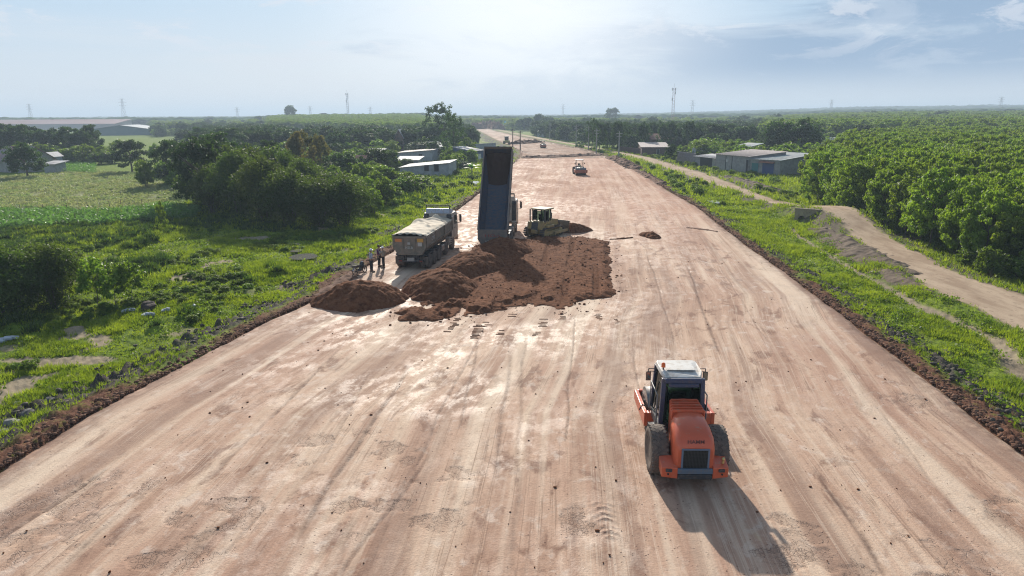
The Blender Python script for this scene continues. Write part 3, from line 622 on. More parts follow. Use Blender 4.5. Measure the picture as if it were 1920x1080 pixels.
def wood_points(n, d0, d1, a0, a1, seed, thr, cell, excl=True):
    r = np.random.default_rng(seed); d = np.sqrt(r.random(n)*(d1**2-d0**2)+d0**2); a = R(a0) + r.random(n)*R(a1-a0); x = d*np.sin(a); y = d*np.cos(a)
    k = fbm(x/cell, y/cell, 3, seed) > thr
    u_ = xl(y) - x; v_ = x - xr(y)
    k &= ~((u_ < 14) & (v_ < np.where(y < 320, 26, 14)) & (y < 690)) 
    k &= ~inpoly(x, y, MEADOW2) & ~inpoly(x, y, CROP) & ~inpoly(x, y, SB_) & ~inpoly(x, y, SC_)
    azd = np.degrees(np.arctan2(x, y)); dd = np.hypot(x, y); k &= ~((azd > -43) & (azd < -27) & (dd > 200) & (dd < 1080)); k &= ~((azd > -19.5) & (azd < -5.5) & (dd > 380) & (dd < 1100))
    return x[k], y[k]
# second growth between 240 m and 1000 m
for nm, kd, cnt, d0, d1, a0, a1, thr, h0, h1, sd in [('village_scrub', 'shrub', 2600, 130, 330, -30, -2, .44, 1.8, 4.2, 36), ('mixed_woodland', 'broad', 2600, 235, 640, -42, -3, .47, 6, 10, 31), ('scrub_woodland', 'shrub', 3200, 230, 620, -42, -3, .35, 3, 6, 35), ('shed_scrub', 'shrub', 2200, 180, 420, 9, 30, .34, 2.5, 6, 37), ('roadside_woodland', 'broad', 2200, 260, 700, 2, 27, .38, 6, 10, 32), ('plantation_beyond', 'rubber', 4200, 330, 950, 20, 43, .40, 8, 11, 33), ('distant_woodland', 'rubber', 6500, 600, 1500, -43, 43, .42, 7, 11, 34), ('dark_tree_clumps', 'wide', 900, 450, 1500, -43, 43, .58, 9, 13, 39)]:
    x, y = wood_points(cnt, d0, d1, a0, a1, sd, thr, 60)
    if nm == 'mixed_woodland':      # keep the sight lines to the far left factory and the shed open
        pass
    z_ = base_z(x, y); h = rng.uniform(h0, h1, len(x)); wd = h*rng.uniform(.8, 1.15, len(x))*(1.3 if d0 >= 600 else 1)
    scatter(nm, np.stack([x, y, z_-.3], 1), np.stack([wd, wd, h], 1), crowns_of(kd))
# plantation block at the left, seen as a dark wall with a sunlit top
FB = [G(520, 250, -1.2), G(680, 249, -1.2), G(705, 252, -1.2), G(812, 256, -1.2)]
pts = []
for i in range(3000):
    t_ = rng.random(); y = 420 + 560*rng.random(); x0 = -(.345 - .0*t_)*y; x1 = -(.105)*y; x = x0 + (x1-x0)*t_
    fr = np.interp(x/y, [-.345, -.22, -.19, -.105], [520, 470, 400, 385])
    if y > fr: pts.append((x, y))
P = np.array([(x, y, 0) for x, y in pts]); P[:, 2] = base_z(P[:, 0], P[:, 1]) ; h = rng.uniform(8.6, 9.8, len(P)); wd = rng.uniform(7.0, 9.0, len(P))
scatter('plantation_block', P, np.stack([wd, wd, h], 1), crowns_of('rubber'))
# canopy that runs on to the horizon
nr3, nc3 = 420, 900
rad3 = 1050*np.exp(np.linspace(0, np.log(8800/1050), nr3)); an3 = np.linspace(R(-48), R(48), nc3); R3, A3 = np.meshgrid(rad3, an3, indexing='ij'); x3 = R3*np.sin(A3); y3 = R3*np.cos(A3)
belt = fbm(x3/260, y3/130, 4, 88); fld = sstep(belt, .40, .46)
z3 = base_z(x3, y3) - 2 + fld*(6.5 + 5*domes(x3, y3, 15, 4) + 2.5*fbm(x3/60, y3/60, 2, 9)*2 + 3*domes(x3, y3, 55, 6)*(belt > .6))
o = link('far_forest', np_mesh('far_forest', np.stack([x3, y3, z3], -1).reshape(-1, 3), grid_faces(nr3, nc3), mat('forest_canopy', (.085, .135, .04), .95, col2=(.026, .048, .018), nscale=.005, spec=.0, bump=.0), True)); tag(o, kind='stuff')
if o.data.polygons[0].normal.z < 0: o.data.flip_normals()
# --- grass, weeds and crops built blade by blade on the ground sheet
VG = V3.reshape(nr, nc, 3)
def pick(weight, n, seed):
    r = np.random.default_rng(seed); wgt = (weight*RR**2).ravel().astype(float); cs = np.cumsum(wgt); i = np.searchsorted(cs, r.random(n)*cs[-1]); i = np.clip(i, 0, len(cs)-1)
    P = V3[i].copy(); s = RR.ravel()[i]*.004; P[:, 0] += (r.random(n)-.5)*s*2; P[:, 1] += (r.random(n)-.5)*s*2; return P, i
def blades(P, h, wd, nb, lean, r):
    n = len(P); V = []
    for k in range(nb):
        a = r.random(n)*6.28; d = np.stack([np.cos(a), np.sin(a), 0*a], 1); s = np.stack([-np.sin(a), np.cos(a), 0*a], 1); hh = (h*(.6+.7*r.random(n)))[:, None]; b0 = P + d*(wd*1.2*r.random(n))[:, None] - (0, 0, .02)
        ww = (wd*(.7+.6*r.random(n)))[:, None]; tip = b0 + d*hh*lean + np.array([0, 0, 1])*hh
        V.append(np.stack([b0 - s*ww*.5, b0 + s*ww*.5, tip], 1))
    V = np.concatenate(V).reshape(-1, 3); return V, np.arange(len(V)).reshape(-1, 3)
veg = (1-clod)*(1-np.clip(sand+onP, 0, 1))*(1-onT)*(1-crop)*np.where(np.maximum(u, v) > 1.0, 1, 0)*(1 - .93*np.clip(darkm, 0, 1))*(1 - .85*np.clip(tdark, 0, 1))
lush = .25 + sstep(fbm(gx*.35, gy*.35, 4, 101), .42, .6)
r = np.random.default_rng(8)
P, i = pick(veg*lush*(RR < 120)*np.minimum(1, (42/RR)**1.6)*(np.abs(AA) < R(41)), 150000, 1)
hgt = (.09 + .17*lush.ravel()[i]*r.random(len(P)))*np.where(RR.ravel()[i] > 60, 1.6, 1)
Vb, Fb = blades(P, hgt, np.clip(RR.ravel()[i]*.0011, .03, .12), 4, .55, r)
o = link('grass', np_mesh('grass', Vb, Fb, M_GRS)); tag(o, kind='stuff')
P, i = pick(veg*lush*(RR >= 105)*(RR < 260)*((RR/180)**-1.2)*(np.abs(AA) < R(41))*(u < 60), 42000, 11)
Vb, Fb = blades(P, .35 + .45*r.random(len(P)), .20+0*P[:, 0], 4, .6, r)
o = link('tall_grass', np_mesh('tall_grass', Vb, Fb, M_GRS)); tag(o, kind='stuff')
x = r.uniform(26, 80, 5000); y = r.uniform(95, 300, 5000); k = (((x > xr(y)+1.5) & (x < tl(y)-1.2)) | ((x > tr(y)+1.5) & (x < tr(y)+14))) & (fbm(x*.2, y*.2, 3, 181) > .5) & (r.random(5000) < .35); x, y = x[k], y[k]; s_ = r.uniform(.5, 1.5, len(x))
scatter('verge_bushes', np.stack([x, y, base_z(x, y)], 1), np.stack([s_*1.2, s_*1.2, s_*.8], 1), crowns_of('shrub'))
x = r.uniform(-45, 2, 5000); y = r.uniform(95, 300, 5000); k = (x < xl(y)-2.5) & (x > xl(y)-22) & (fbm(x*.2, y*.2, 3, 191) > .52) & (r.random(5000) < .4); x, y = x[k], y[k]; s_ = r.uniform(.5, 1.4, len(x))
scatter('verge_bushes', np.stack([x, y, base_z(x, y)], 1), np.stack([s_*1.2, s_*1.2, s_*.8], 1), crowns_of('shrub'))
# tussocks on the meadow mounds, their shadow side put into a darker blade colour
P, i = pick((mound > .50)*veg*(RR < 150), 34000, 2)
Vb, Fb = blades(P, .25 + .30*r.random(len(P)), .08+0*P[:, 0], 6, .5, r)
o = link('tussock_grass', np_mesh('tussock_grass', Vb, Fb, mat('shaded_tussock_blade', (.040, .075, .014), .6, trans=(1.3, 1.4, .7), col2=(.065, .11, .018), nscale=.5))); tag(o, kind='stuff')
# weeds with broad leaves on the verges
P, i = pick(veg*sstep(fbm(gx*.8, gy*.8, 3, 131), .58, .68)*(RR < 110)*(np.abs(AA) < R(41)), 2600, 3)
Q = np.repeat(P, 26, 0) + r.normal(size=(len(P)*26, 3))*(.20, .20, .09) + (0, 0, .17)
o = link('weeds', np_mesh('weeds', *leaves(Q, .15, None, .6, .2, r), M_YNG)); tag(o, kind='stuff')
# crop rows
P, i = pick(crop*(fbm(gx*.5, gy*.5, 3, 141) > .40), 9000, 4); P[:, 1] = np.round(P[:, 1]/.9)*.9 + (r.random(len(P))-.5)*.3; P[:, 2] = -1.28
Q = np.repeat(P, 12, 0) + r.normal(size=(len(P)*12, 3))*(.22, .18, .10) + (0, 0, .28)
o = link('crop_plants', np_mesh('crop_plants', *leaves(Q, .27, None, .55, .2, r), M_CRP)); tag(o, kind='stuff')
# brighter strip of taller plants along the near side of the crop field
SA = [G(-60, 437, -1.2), G(-60, 400, -1.2), G(200, 402, -1.2), G(330, 390, -1.2), G(378, 398, -1.2), G(360, 412, -1.2), G(200, 424, -1.2)]; SB = [G(105, 322, -1.2), G(110, 304, -1.2), G(180, 306, -1.2), G(180, 326, -1.2)]
for nm, poly, cnt in (('maize_plants', SA, 3000), ('vegetable_plants', SB, 1200)):
    xs = [p[0] for p in poly]; ys = [p[1] for p in poly]; x = r.uniform(min(xs), max(xs), cnt*2); y = r.uniform(min(ys), max(ys), cnt*2); k = inpoly(x, y, poly); x, y = x[k], y[k]
    P = np.stack([x, y, base_z(x, y)+.5], 1); Q = np.repeat(P, 12, 0) + r.normal(size=(len(P)*12, 3))*(.30, .30, .28)
    o = link(nm, np_mesh(nm, *leaves(Q, .42, None, .35, .3, r), M_CRN)); tag(o, kind='stuff')

x = r.uniform(-62, -14, 4200); y = r.uniform(34, 82, 4200); u_ = xl(y) - x; k = (u_ > 7) & ~inpoly(x, y, CROP) & ~inpoly(x, y, SA) & (fbm(x*.16, y*.16, 3, 171) > .56); x, y = x[k], y[k]; s_ = r.uniform(.35, .8, len(x))*r.uniform(.5, 1.0, len(x))
scatter('grass_hummocks', np.stack([x, y, base_z(x, y)+.02], 1), np.stack([s_*1.25, s_*1.25, s_*.8], 1), crowns_of('shrub'))
# ---------------------------------------------------------------- machines
M_ORG = mat('orange_paint', (.62, .115, .045), .38, col2=(.55, .10, .04), nscale=2, dirt=(.40, .22, .14), dirt_amt=.12, spec=.5, coat=.2)
M_BLK = mat('black_rubber', (.028, .027, .026), .8, dirt=(.16, .11, .08), dirt_amt=.9, nscale=4, bump=.3)
M_TYD = mat('dusty_tyre', (.060, .052, .046), .85, dirt=(.20, .15, .115), dirt_amt=1.1, nscale=3)
M_DKM = mat('dark_metal', (.035, .037, .042), .5, dirt=(.12, .09, .07), dirt_amt=.5, nscale=3)
M_GRY = mat('pale_grey_paint', (.62, .60, .56), .5, dirt=(.40, .33, .26), dirt_amt=.5, nscale=1.5)
M_STL = mat('drum_steel', (.16, .16, .165), .42, .7, dirt=(.20, .15, .12), dirt_amt=.7, nscale=2, stretch=(.4, 1, 1))
M_GLS = mat('window_glass', (.018, .030, .030), .08, spec=.8)
M_MIR = mat('mirror_glass', (.25, .30, .30), .06, .9)
M_BLU = mat('dark_blue_frame', (.035, .045, .095), .45, dirt=(.10, .08, .08), dirt_amt=.4)
M_GRL = mat('grille_mesh', (.012, .012, .013), .5)
M_LMP = mat('red_lens', (.20, .03, .02), .25)
M_AMB = mat('amber_lens', (.75, .13, .015), .25)
M_WHT = mat('white_paint', (.70, .70, .68), .45, dirt=(.42, .33, .26), dirt_amt=.5, nscale=1.2)
def text_obj(name, body, size, m, parent, M, ext=.004, label=None):
    cu = bpy.data.curves.new(name, 'FONT'); cu.body = body; cu.size = size; cu.align_x = 'CENTER'; cu.align_y = 'CENTER'; cu.extrude = ext; cu.offset = size*.012
    o = bpy.data.objects.new(name, cu); C.objects.link(o); dg = bpy.context.evaluated_depsgraph_get(); me = bpy.data.meshes.new_from_object(o.evaluated_get(dg)); bpy.data.objects.remove(o)
    me.transform(M); me.materials.clear(); me.materials.append(m); return link(name, me, parent, label)
BACKM = lambda x, y, z: Matrix.Translation((x, y, z)) @ Matrix.Rotation(math.pi/2, 4, 'X')      # reads from behind (facing -Y)
def wheel(parent, x, y, r, wd, tread='block', dusty=True, rim=None, name='wheel', side=1):
    w_ = bpy.data.objects.new(name, None); C.objects.link(w_); w_.parent = parent; w_.location = (x, y, r); w_.empty_display_size = .2
    b = MB(); h = wd/2; rr = r*.55
    b.lathe([(-h*.78, rr), (-h*.98, r*.72), (-h, r*.86), (-h*.86, r*.965), (-h*.45, r), (h*.45, r), (h*.86, r*.965), (h, r*.86), (h*.98, r*.72), (h*.78, rr)], n=36)
    if tread == 'diamond':
        n = 30
        for k in range(n):
            for j, (xo, of) in enumerate([(-.62, 0), (-.21, .5), (.21, 0), (.62, .5)]):
                a = 2*math.pi*(k+of)/n; M = Matrix.Rotation(a, 4, 'X') @ Matrix.Translation((xo*h, 0, r*(.995 - .03*abs(xo)))) @ Matrix.Rotation(R(45), 4, 'Z')
                s_ = .062*r/.8*1.12; b.box(-s_, s_, -s_, s_, -.03, .030, 0, M)
    elif tread == 'block':
        for k in range(22):
            for xo in (-.6, .6):
                M = Matrix.Rotation(2*math.pi*(k + (.5 if xo > 0 else 0))/22, 4, 'X') @ Matrix.Translation((xo*h, 0, r)); b.box(-h*.33, h*.33, -.045, .045, -.03, .014, 0, M)
    b.build('tyre', M_TYD if dusty else M_BLK, w_)
    b = MB(); b.lathe([(-h*.7, rr*1.02), (-h*.5, rr*.9), (-h*.35, rr*.35), (-h*.55, rr*.3), (-h*.55, .02)], n=24); b.lathe([(h*.55, .02), (h*.55, rr*.3), (h*.35, rr*.35), (h*.5, rr*.9), (h*.7, rr*1.02)], n=24)
    b.build('rim', rim or M_DKM, w_); return w_
def near_roller():
    t = thing('road_roller', 'orange soil compactor with pale cab roof and rotating beacon in the foreground', 'roller', (5.84, 19.75, .0), R(-1.5))
    # frame and rear counterweights
    b = MB(); b.box(-.50, .50, .5, 3.5, .50, .98, .04); b.box(-.30, .30, 3.3, 3.9, .55, .85, .03); b.tube((-.98, 1.4, .82), (.98, 1.4, .82), .17, n=12); b.box(-.56, .56, .02, .50, .42, .60, .02); b.build('chassis', M_DKM, t, bevel=.01)
    for s in (-1, 1):
        b = MB(); x0, x1 = (.56, 1.07); P = [(s*x0, 0, .46), (s*x1, .05, .50), (s*x1, .52, .58), (s*x0, .62, .52), (s*x0, 0, .84), (s*x1, .05, .84), (s*x1, .56, .98), (s*x0, .66, .98)]
        if s < 0: P = [P[i] for i in (1, 0, 3, 2, 5, 4, 7, 6)]
        b.hexa(P); cw = b.build('rear_weight', M_ORG, t, bevel=.025)
        b = MB(); b.box(s*.84-.10, s*.84+.10, -.02, .12, .70, .80, .01); b.build('tail_light', M_DKM, cw); b = MB(); b.tube((s*.86, -.01, .62), (s*.86, .03, .62), .028, n=12); b.build('tow_hole', M_GRL, cw)
        if s > 0:
            b = MB(); b.tube((.92, .22, .90), (.92, .22, 1.02), .045, n=10); b.ball((.92, .22, 1.06), .055); b.build('filler_cap', mat('brass', (.55, .45, .2), .3, .8), cw)
    b = MB(); b.box(-.57, .57, .0, .10, .62, .80, .02); b.box(-.5, .5, .03, .09, .46, .56, .01); b.build('rear_bumper', mat('blue_grey_steel', (.10, .14, .19), .5, dirt=(.2, .15, .12), dirt_amt=.5), t)
    b = MB()
    for s in (-.52, .52): b.tube((s, .05, .40), (s, .05, .52), .02)
    b.path([(-.52, .04, .47), (.52, .04, .47)], .018); b.build('rear_step', M_DKM, t)
    # engine hood: rounded tapering shell
    secs = [(.10, .60, .68, 1.50, .08), (.16, .66, .66, 1.74, .16), (.34, .70, .66, 1.94, .22), (.80, .70, .66, 2.10, .26), (1.25, .66, .68, 2.18, .26), (1.30, .62, .7, 2.17, .24), (2.18, .50, .80, 2.30, .20)]
    V = []; n = 0
    for (y, hw, zb, zt, c) in secs:
        rg = [(-hw, zb), (-hw*1.0, zt-c*2.2), (-hw*.93, zt-c), (-hw*.80, zt-c*.42), (-hw*.58, zt-c*.08), (0, zt), (hw*.58, zt-c*.08), (hw*.80, zt-c*.42), (hw*.93, zt-c), (hw, zt-c*2.2), (hw, zb)]; n = len(rg); V += [(a*.93, y, b_) for a, b_ in rg]
    b = MB(); b.add(V, [(k*n+i, k*n+i+1, (k+1)*n+i+1, (k+1)*n+i) for k in range(len(secs)-1) for i in range(n-1)], True); b.add(V[:n], [tuple(range(n))]); b.add(V[-n:], [tuple(range(n))])
    hood = b.build('hood', M_ORG, t)
    b = MB()
    for k in range(5):
        y = 1.36 + k*.165; hw = .53 - .018*k; z = 2.185 + k*.022
        b.box(-hw, hw, y, y+.075, z-.05, z+.055, .015); b.box(-hw-.03, -hw+.02, y, y+.07, z-.35, z+.02, .01); b.box(hw-.02, hw+.03, y, y+.07, z-.35, z+.02, .01)
    b.build('hood_louvre', M_ORG, hood)
    b = MB(); b.box(-.40, .40, .085, .11, .70, 1.44, .01)
    b.build('grille', M_GRL, hood)
    b = MB()
    for k in range(15): b.box(-.37, .37, .074, .084, .735+k*.048, .742+k*.048)
    for k in range(17): b.box(-.37+k*.046, -.364+k*.046, .075, .086, .72, 1.42)
    b.build('grille_wire', mat('wire', (.07, .075, .07), .4, .5), hood)
    b = MB()
    for x0, x1, z0, z1 in ((-.45, .45, 1.42, 1.47), (-.45, .45, .66, .71), (-.45, -.39, .71, 1.42), (.39, .45, .71, 1.42)): b.box(x0, x1, .06, .11, z0, z1, .012)
    b.build('grille_frame', mat('slate_frame', (.13, .17, .23), .45), hood)
    text_obj('lettering', 'HAMM', .125, mat('dark_lettering', (.11, .022, .012), .5), hood, Matrix.Translation((.0, .145, 1.68)) @ Matrix.Rotation(R(72), 4, 'X') @ Matrix.Diagonal((1.5, 1.25, 1, 1)), .012)
    # cab
    cab = bpy.data.objects.new('cab', None); C.objects.link(cab); cab.parent = t
    b = MB(); b.box(-.80, .80, 2.28, 3.95, .98, 1.32, .03); b.build('cab_floor', M_DKM, cab)
    posts = [(-.72, 2.30, -.66, 2.34), (.72, 2.30, .66, 2.34), (-.74, 3.90, -.66, 3.72), (.74, 3.90, .66, 3.72)]
    for k, (x, y, x2, y2) in enumerate(posts):
        b = MB(); w_ = .075; P = [(x-w_, y-w_, 1.3), (x+w_, y-w_, 1.3), (x+w_, y+w_, 1.3), (x-w_, y+w_, 1.3), (x2-w_, y2-w_, 2.98), (x2+w_, y2-w_, 2.98), (x2+w_, y2+w_, 2.98), (x2-w_, y2+w_, 2.98)]; b.hexa(P); b.build('cab_post', M_BLU, cab, bevel=.015)
    for (a_, c_) in ((0, 1), (2, 3), (0, 2), (1, 3)):
        (x, y, x2, y2), (u2, v2, u3, v3) = posts[a_], posts[c_]; b = MB(); dx, dy = (0, .012) if a_ + c_ in (1, 5) else (.012, 0)
        P = [(x-dx, y-dy, 1.34), (u2-dx, v2-dy, 1.34), (u2+dx, v2+dy, 1.34), (x+dx, y+dy, 1.34), (x2-dx, y2-dy, 2.93), (u3-dx, v3-dy, 2.93), (u3+dx, v3+dy, 2.93), (x2+dx, y2+dy, 2.93)]; b.hexa(P)
        m = GLASS_T; b.build('cab_window', m, cab)
    b = MB(); b.box(-.30, .30, 2.9, 3.4, 1.35, 1.62, .05); b.box(-.28, .28, 2.86, 3.0, 1.6, 2.25, .05); b.build('seat', M_BLK, cab)
    b = MB(); b.lathe([(-.02, .2), (.02, .2)], (0, 3.55, 1.95), 'z', 16); b.tube((0, 3.65, 1.4), (0, 3.55, 1.95), .04); b.build('steering_wheel', M_BLK, cab)
    b = MB(); b.box(-.66, .66, 2.20, 2.34, 2.82, 3.0, .03); b.box(-.52, .52, 2.16, 2.24, 2.70, 2.84, .02); b.build('roof_beam', M_BLU, cab)
    b = MB(); rf = [(-.62, 2.36), (.62, 2.36), (.72, 2.66), (.74, 3.62), (.66, 3.80), (-.66, 3.80), (-.74, 3.62), (-.72, 2.66)]
    vs = [(x, y, 2.98 if y > 2.5 else 2.92) for x, y in rf] + [(x*.96, 2.2+(y-2.2)*.97, 3.13 if y > 2.5 else 3.01) for x, y in rf]; n = 8
    b.add(vs, [tuple(range(7, -1, -1)), tuple(range(8, 16))] + [(i, (i+1) % 8, (i+1) % 8+8, i+8) for i in range(8)]); rfo = b.build('cab_roof', M_GRY, cab, bevel=.02)
    b = MB(); b.box(-.5, .5, 2.7, 3.5, 3.125, 3.15, .01); b.build('roof_hatch', M_GRY, rfo)
    b = MB(); b.tube((-.60, 2.85, 3.1), (-.60, 2.85, 3.22), .03); b.build('beacon_stem', M_DKM, rfo); b = MB(); b.lathe([(3.2, .075), (3.32, .07), (3.36, .03)], (-.60, 2.85, 0), 'z', 16); b.build('beacon', M_AMB, rfo)
    for s in (-1, 1):
        b = MB(); b.path([(s*.66, 3.4, 2.92), (s*1.02, 3.35, 2.95), (s*1.02, 3.35, 2.82)], .016); b.path([(s*.66, 3.4, 2.80), (s*.98, 3.36, 2.85)], .012); ar = b.build('mirror_arm', M_DKM, t)
        b = MB(); b.box(s*1.02-.09, s*1.02+.09, 3.31, 3.37, 2.50, 2.84, .02); mh = b.build('mirror_housing', M_BLK, ar); b = MB(); b.box(s*1.02-.075, s*1.02+.075, 3.305, 3.312, 2.52, 2.82); b.build('mirror_glass', M_MIR, mh)
        b = MB(); b.path([(s*.86, 2.35, .98), (s*.86, 2.35, 2.35), (s*.84, 3.7, 2.35), (s*.84, 3.8, 1.0)], .022)
        if s < 0: b.path([(s*.92, 2.2, 1.2), (s*.90, 2.2, 2.0)], .02); b.ball((s*.95, 2.25, 1.28), .05)
        b.build('handrail', mat('rail_grey', (.2, .2, .2), .5), t)
        b = MB(); b.box(s*.86-.16, s*.86+.16, 2.45, 3.2, .62, .70, .01); b.box(s*.86-.16, s*.86+.16, 2.55, 3.1, .95, 1.0, .01); b.build('step', M_DKM, t)
    b = MB(); b.tube((-.55, 2.36, 1.5), (-.55, 2.36, 2.65), .045, n=10); b.build('exhaust', M_DKM, t)
    for s in (-1, 1): wheel(t, s*.99, 1.4, .80, .58, 'diamond')
    # front drum and yoke
    b = MB()
    for s in (-1, 1):
        b.prism([(3.60, .58), (6.08, .62), (6.12, .95), (5.9, 1.06), (4.0, 1.08), (3.60, 1.12)], s*1.16 if s > 0 else -1.30, s*1.30 if s > 0 else -1.16)
    b.box(-1.16, 1.16, 3.60, 3.84, .60, 1.10); b.box(-1.16, 1.16, 5.96, 6.12, .64, 1.02)
    yk = b.build('drum_frame', M_ORG, t, bevel=.02)
    b = MB(); b.box(-1.09, 1.09, 3.86, 3.92, .70, .95, .01); b.box(-1.06, 1.06, 5.88, 5.92, .8, .98, .01); b.build('scraper', M_DKM, yk)
    for s in (-1, 1):
        b = MB(); b.lathe([(s*1.06-.05, .30), (s*1.06+.09, .26)], (0, 4.93, .78), 'x', 20); b.build('drum_hub', M_DKM, yk)
    b = MB(); b.lathe([(-1.07, .40), (-1.06, .74), (-1.05, .78), (1.05, .78), (1.06, .74), (1.07, .40)], (0, 4.93, .78), n=56); b.build('drum', M_STL, t)
    b = MB(); b.path([(-1.2, 3.9, 1.1), (-1.1, 3.8, 1.35), (-.75, 3.6, 1.2), (-.4, 3.6, 1.0)], .025); b.path([(1.2, 3.9, 1.1), (1.05, 3.8, 1.3), (.75, 3.6, 1.2)], .025); b.path([(-.2, 3.3, .9), (-.3, 3.7, 1.25), (-.5, 4.0, 1.1)], .022); b.build('hydraulic_hose', M_BLK, t)
    return t
GLASS_T = bpy.data.materials.new('tinted_glass'); GLASS_T.use_nodes = True
_t = GLASS_T.node_tree; _b = _t.nodes['Principled BSDF']; _b.inputs['Base Color'].default_value = (.01, .02, .018, 1); _b.inputs['Roughness'].default_value = .06
_tr = _t.nodes.new('ShaderNodeBsdfTransparent'); _tr.inputs[0].default_value = (.42, .52, .46, 1); _mx = _t.nodes.new('ShaderNodeMixShader'); _fr = _t.nodes.new('ShaderNodeFresnel'); _fr.inputs[0].default_value = 1.5
_t.links.new(_fr.outputs[0], _mx.inputs[0]); _t.links.new(_tr.outputs[0], _mx.inputs[1]); _t.links.new(_b.outputs[0], _mx.inputs[2]); _t.links.new(_mx.outputs[0], _t.nodes['Material Output'].inputs[0])
_nr = near_roller()
for _c in _nr.children:
    if _c.name.split('.')[0] in ('drum', 'drum_frame'): _c.location.x += .24
def canopy_roller(label, loc, rz, frame_m, roof_m, grp=None, sc=1.0):
    t = thing('road_roller', label, 'roller', loc, rz, grp, sc)      # drum end at -Y
    b = MB(); b.box(-.45, .45, .9, 4.6, .55, 1.0, .04); b.build('chassis', M_DKM, t)
    b = MB(); b.lathe([(-1.06, .40), (-1.05, .75), (1.05, .75), (1.06, .40)], (0, 1.0, .75), n=32); b.build('drum', M_STL, t)
    b = MB()
    for s in (-1, 1): b.box(s*1.20-.07, s*1.20+.07, .05, 2.05, .55, 1.10, .02)
    b.box(-1.13, 1.13, .0, .14, .45, 1.12, .02); b.box(-1.13, 1.13, 1.95, 2.1, .55, 1.05, .02); b.build('drum_frame', frame_m, t)
    b = MB(); b.box(-.60, .60, 3.6, 5.3, .9, 1.75, .12); b.build('hood', frame_m, t)
    for s in (-1, 1): wheel(t, s*.92, 4.3, .75, .5, 'plain')
    b = MB(); b.box(-.75, .75, 2.2, 3.6, 1.0, 1.45, .03); b.build('platform', M_DKM, t)
    for x in (-.68, .68):
        for y in (2.3, 3.5): b = MB(); b.tube((x, y, 1.4), (x*.95, y, 2.9), .045); b.build('canopy_post', M_DKM, t)
    b = MB(); b.box(-.82, .82, 2.1, 3.75, 2.88, 3.02, .04); b.build('canopy', roof_m, t)
    b = MB(); b.box(-.28, .28, 2.85, 3.3, 1.45, 1.7, .04); b.box(-.26, .26, 3.25, 3.38, 1.65, 2.2, .03); b.build('seat', M_BLK, t)
    b = MB(); b.box(-.3, .3, 2.3, 2.45, 1.4, 1.95, .03); b.build('console', mat('cream_console', (.5, .45, .3), .5), t)
    for s in (-1, 1): b = MB(); b.box(s*.98-.08, s*.98+.08, 2.35, 2.40, 2.1, 2.4, .01); b.path([(s*.68, 2.35, 2.4), (s*.98, 2.37, 2.35)], .02); b.build('mirror', M_BLK, t)
    return t
x, y = G(1090, 329, 0); canopy_roller('roller with a white canopy and orange drum frame working in the middle distance', (x, y, 0), R(3), mat('faded_orange', (.42, .10, .05), .55, dirt=(.3, .2, .15), dirt_amt=.8), M_WHT)
x, y = G(1019, 277.5, -.28); canopy_roller('distant roller seen small on the brown far layer of the roadbed', (x, y, -.28), R(2), mat('dull_orange', (.35, .11, .06), .6), M_DKM, sc=.92)
# dump trucks (five axles, U-shaped body)
M_BED = mat('dusty_green_body', (.115, .115, .085), .7, col2=(.16, .135, .10), nscale=1.2, dirt=(.30, .22, .165), dirt_amt=.9)
M_BD2 = mat('dusty_grey_body', (.12, .12, .105), .65, col2=(.17, .14, .12), nscale=1.2, dirt=(.26, .19, .15), dirt_amt=.8)
M_IN = mat('worn_blue_bed', (.030, .058, .11), .5, col2=(.045, .065, .10), nscale=1.5, dirt=(.13, .085, .065), dirt_amt=.7, stretch=(1, 2.5, .6))
M_CAB = mat('dusty_cab_paint', (.55, .50, .44), .5, col2=(.42, .36, .29), nscale=1.0, dirt=(.36, .26, .19), dirt_amt=.8)
M_WSK = mat('cab_silver_blue', (.34, .40, .50), .4, dirt=(.3, .25, .2), dirt_amt=.4)
M_TRP = mat('beige_tarpaulin', (.66, .56, .42), .85, col2=(.54, .44, .32), nscale=1.2, bump=.3, bscale=12)
M_LET = mat('faded_lettering', (.42, .40, .36), .7)
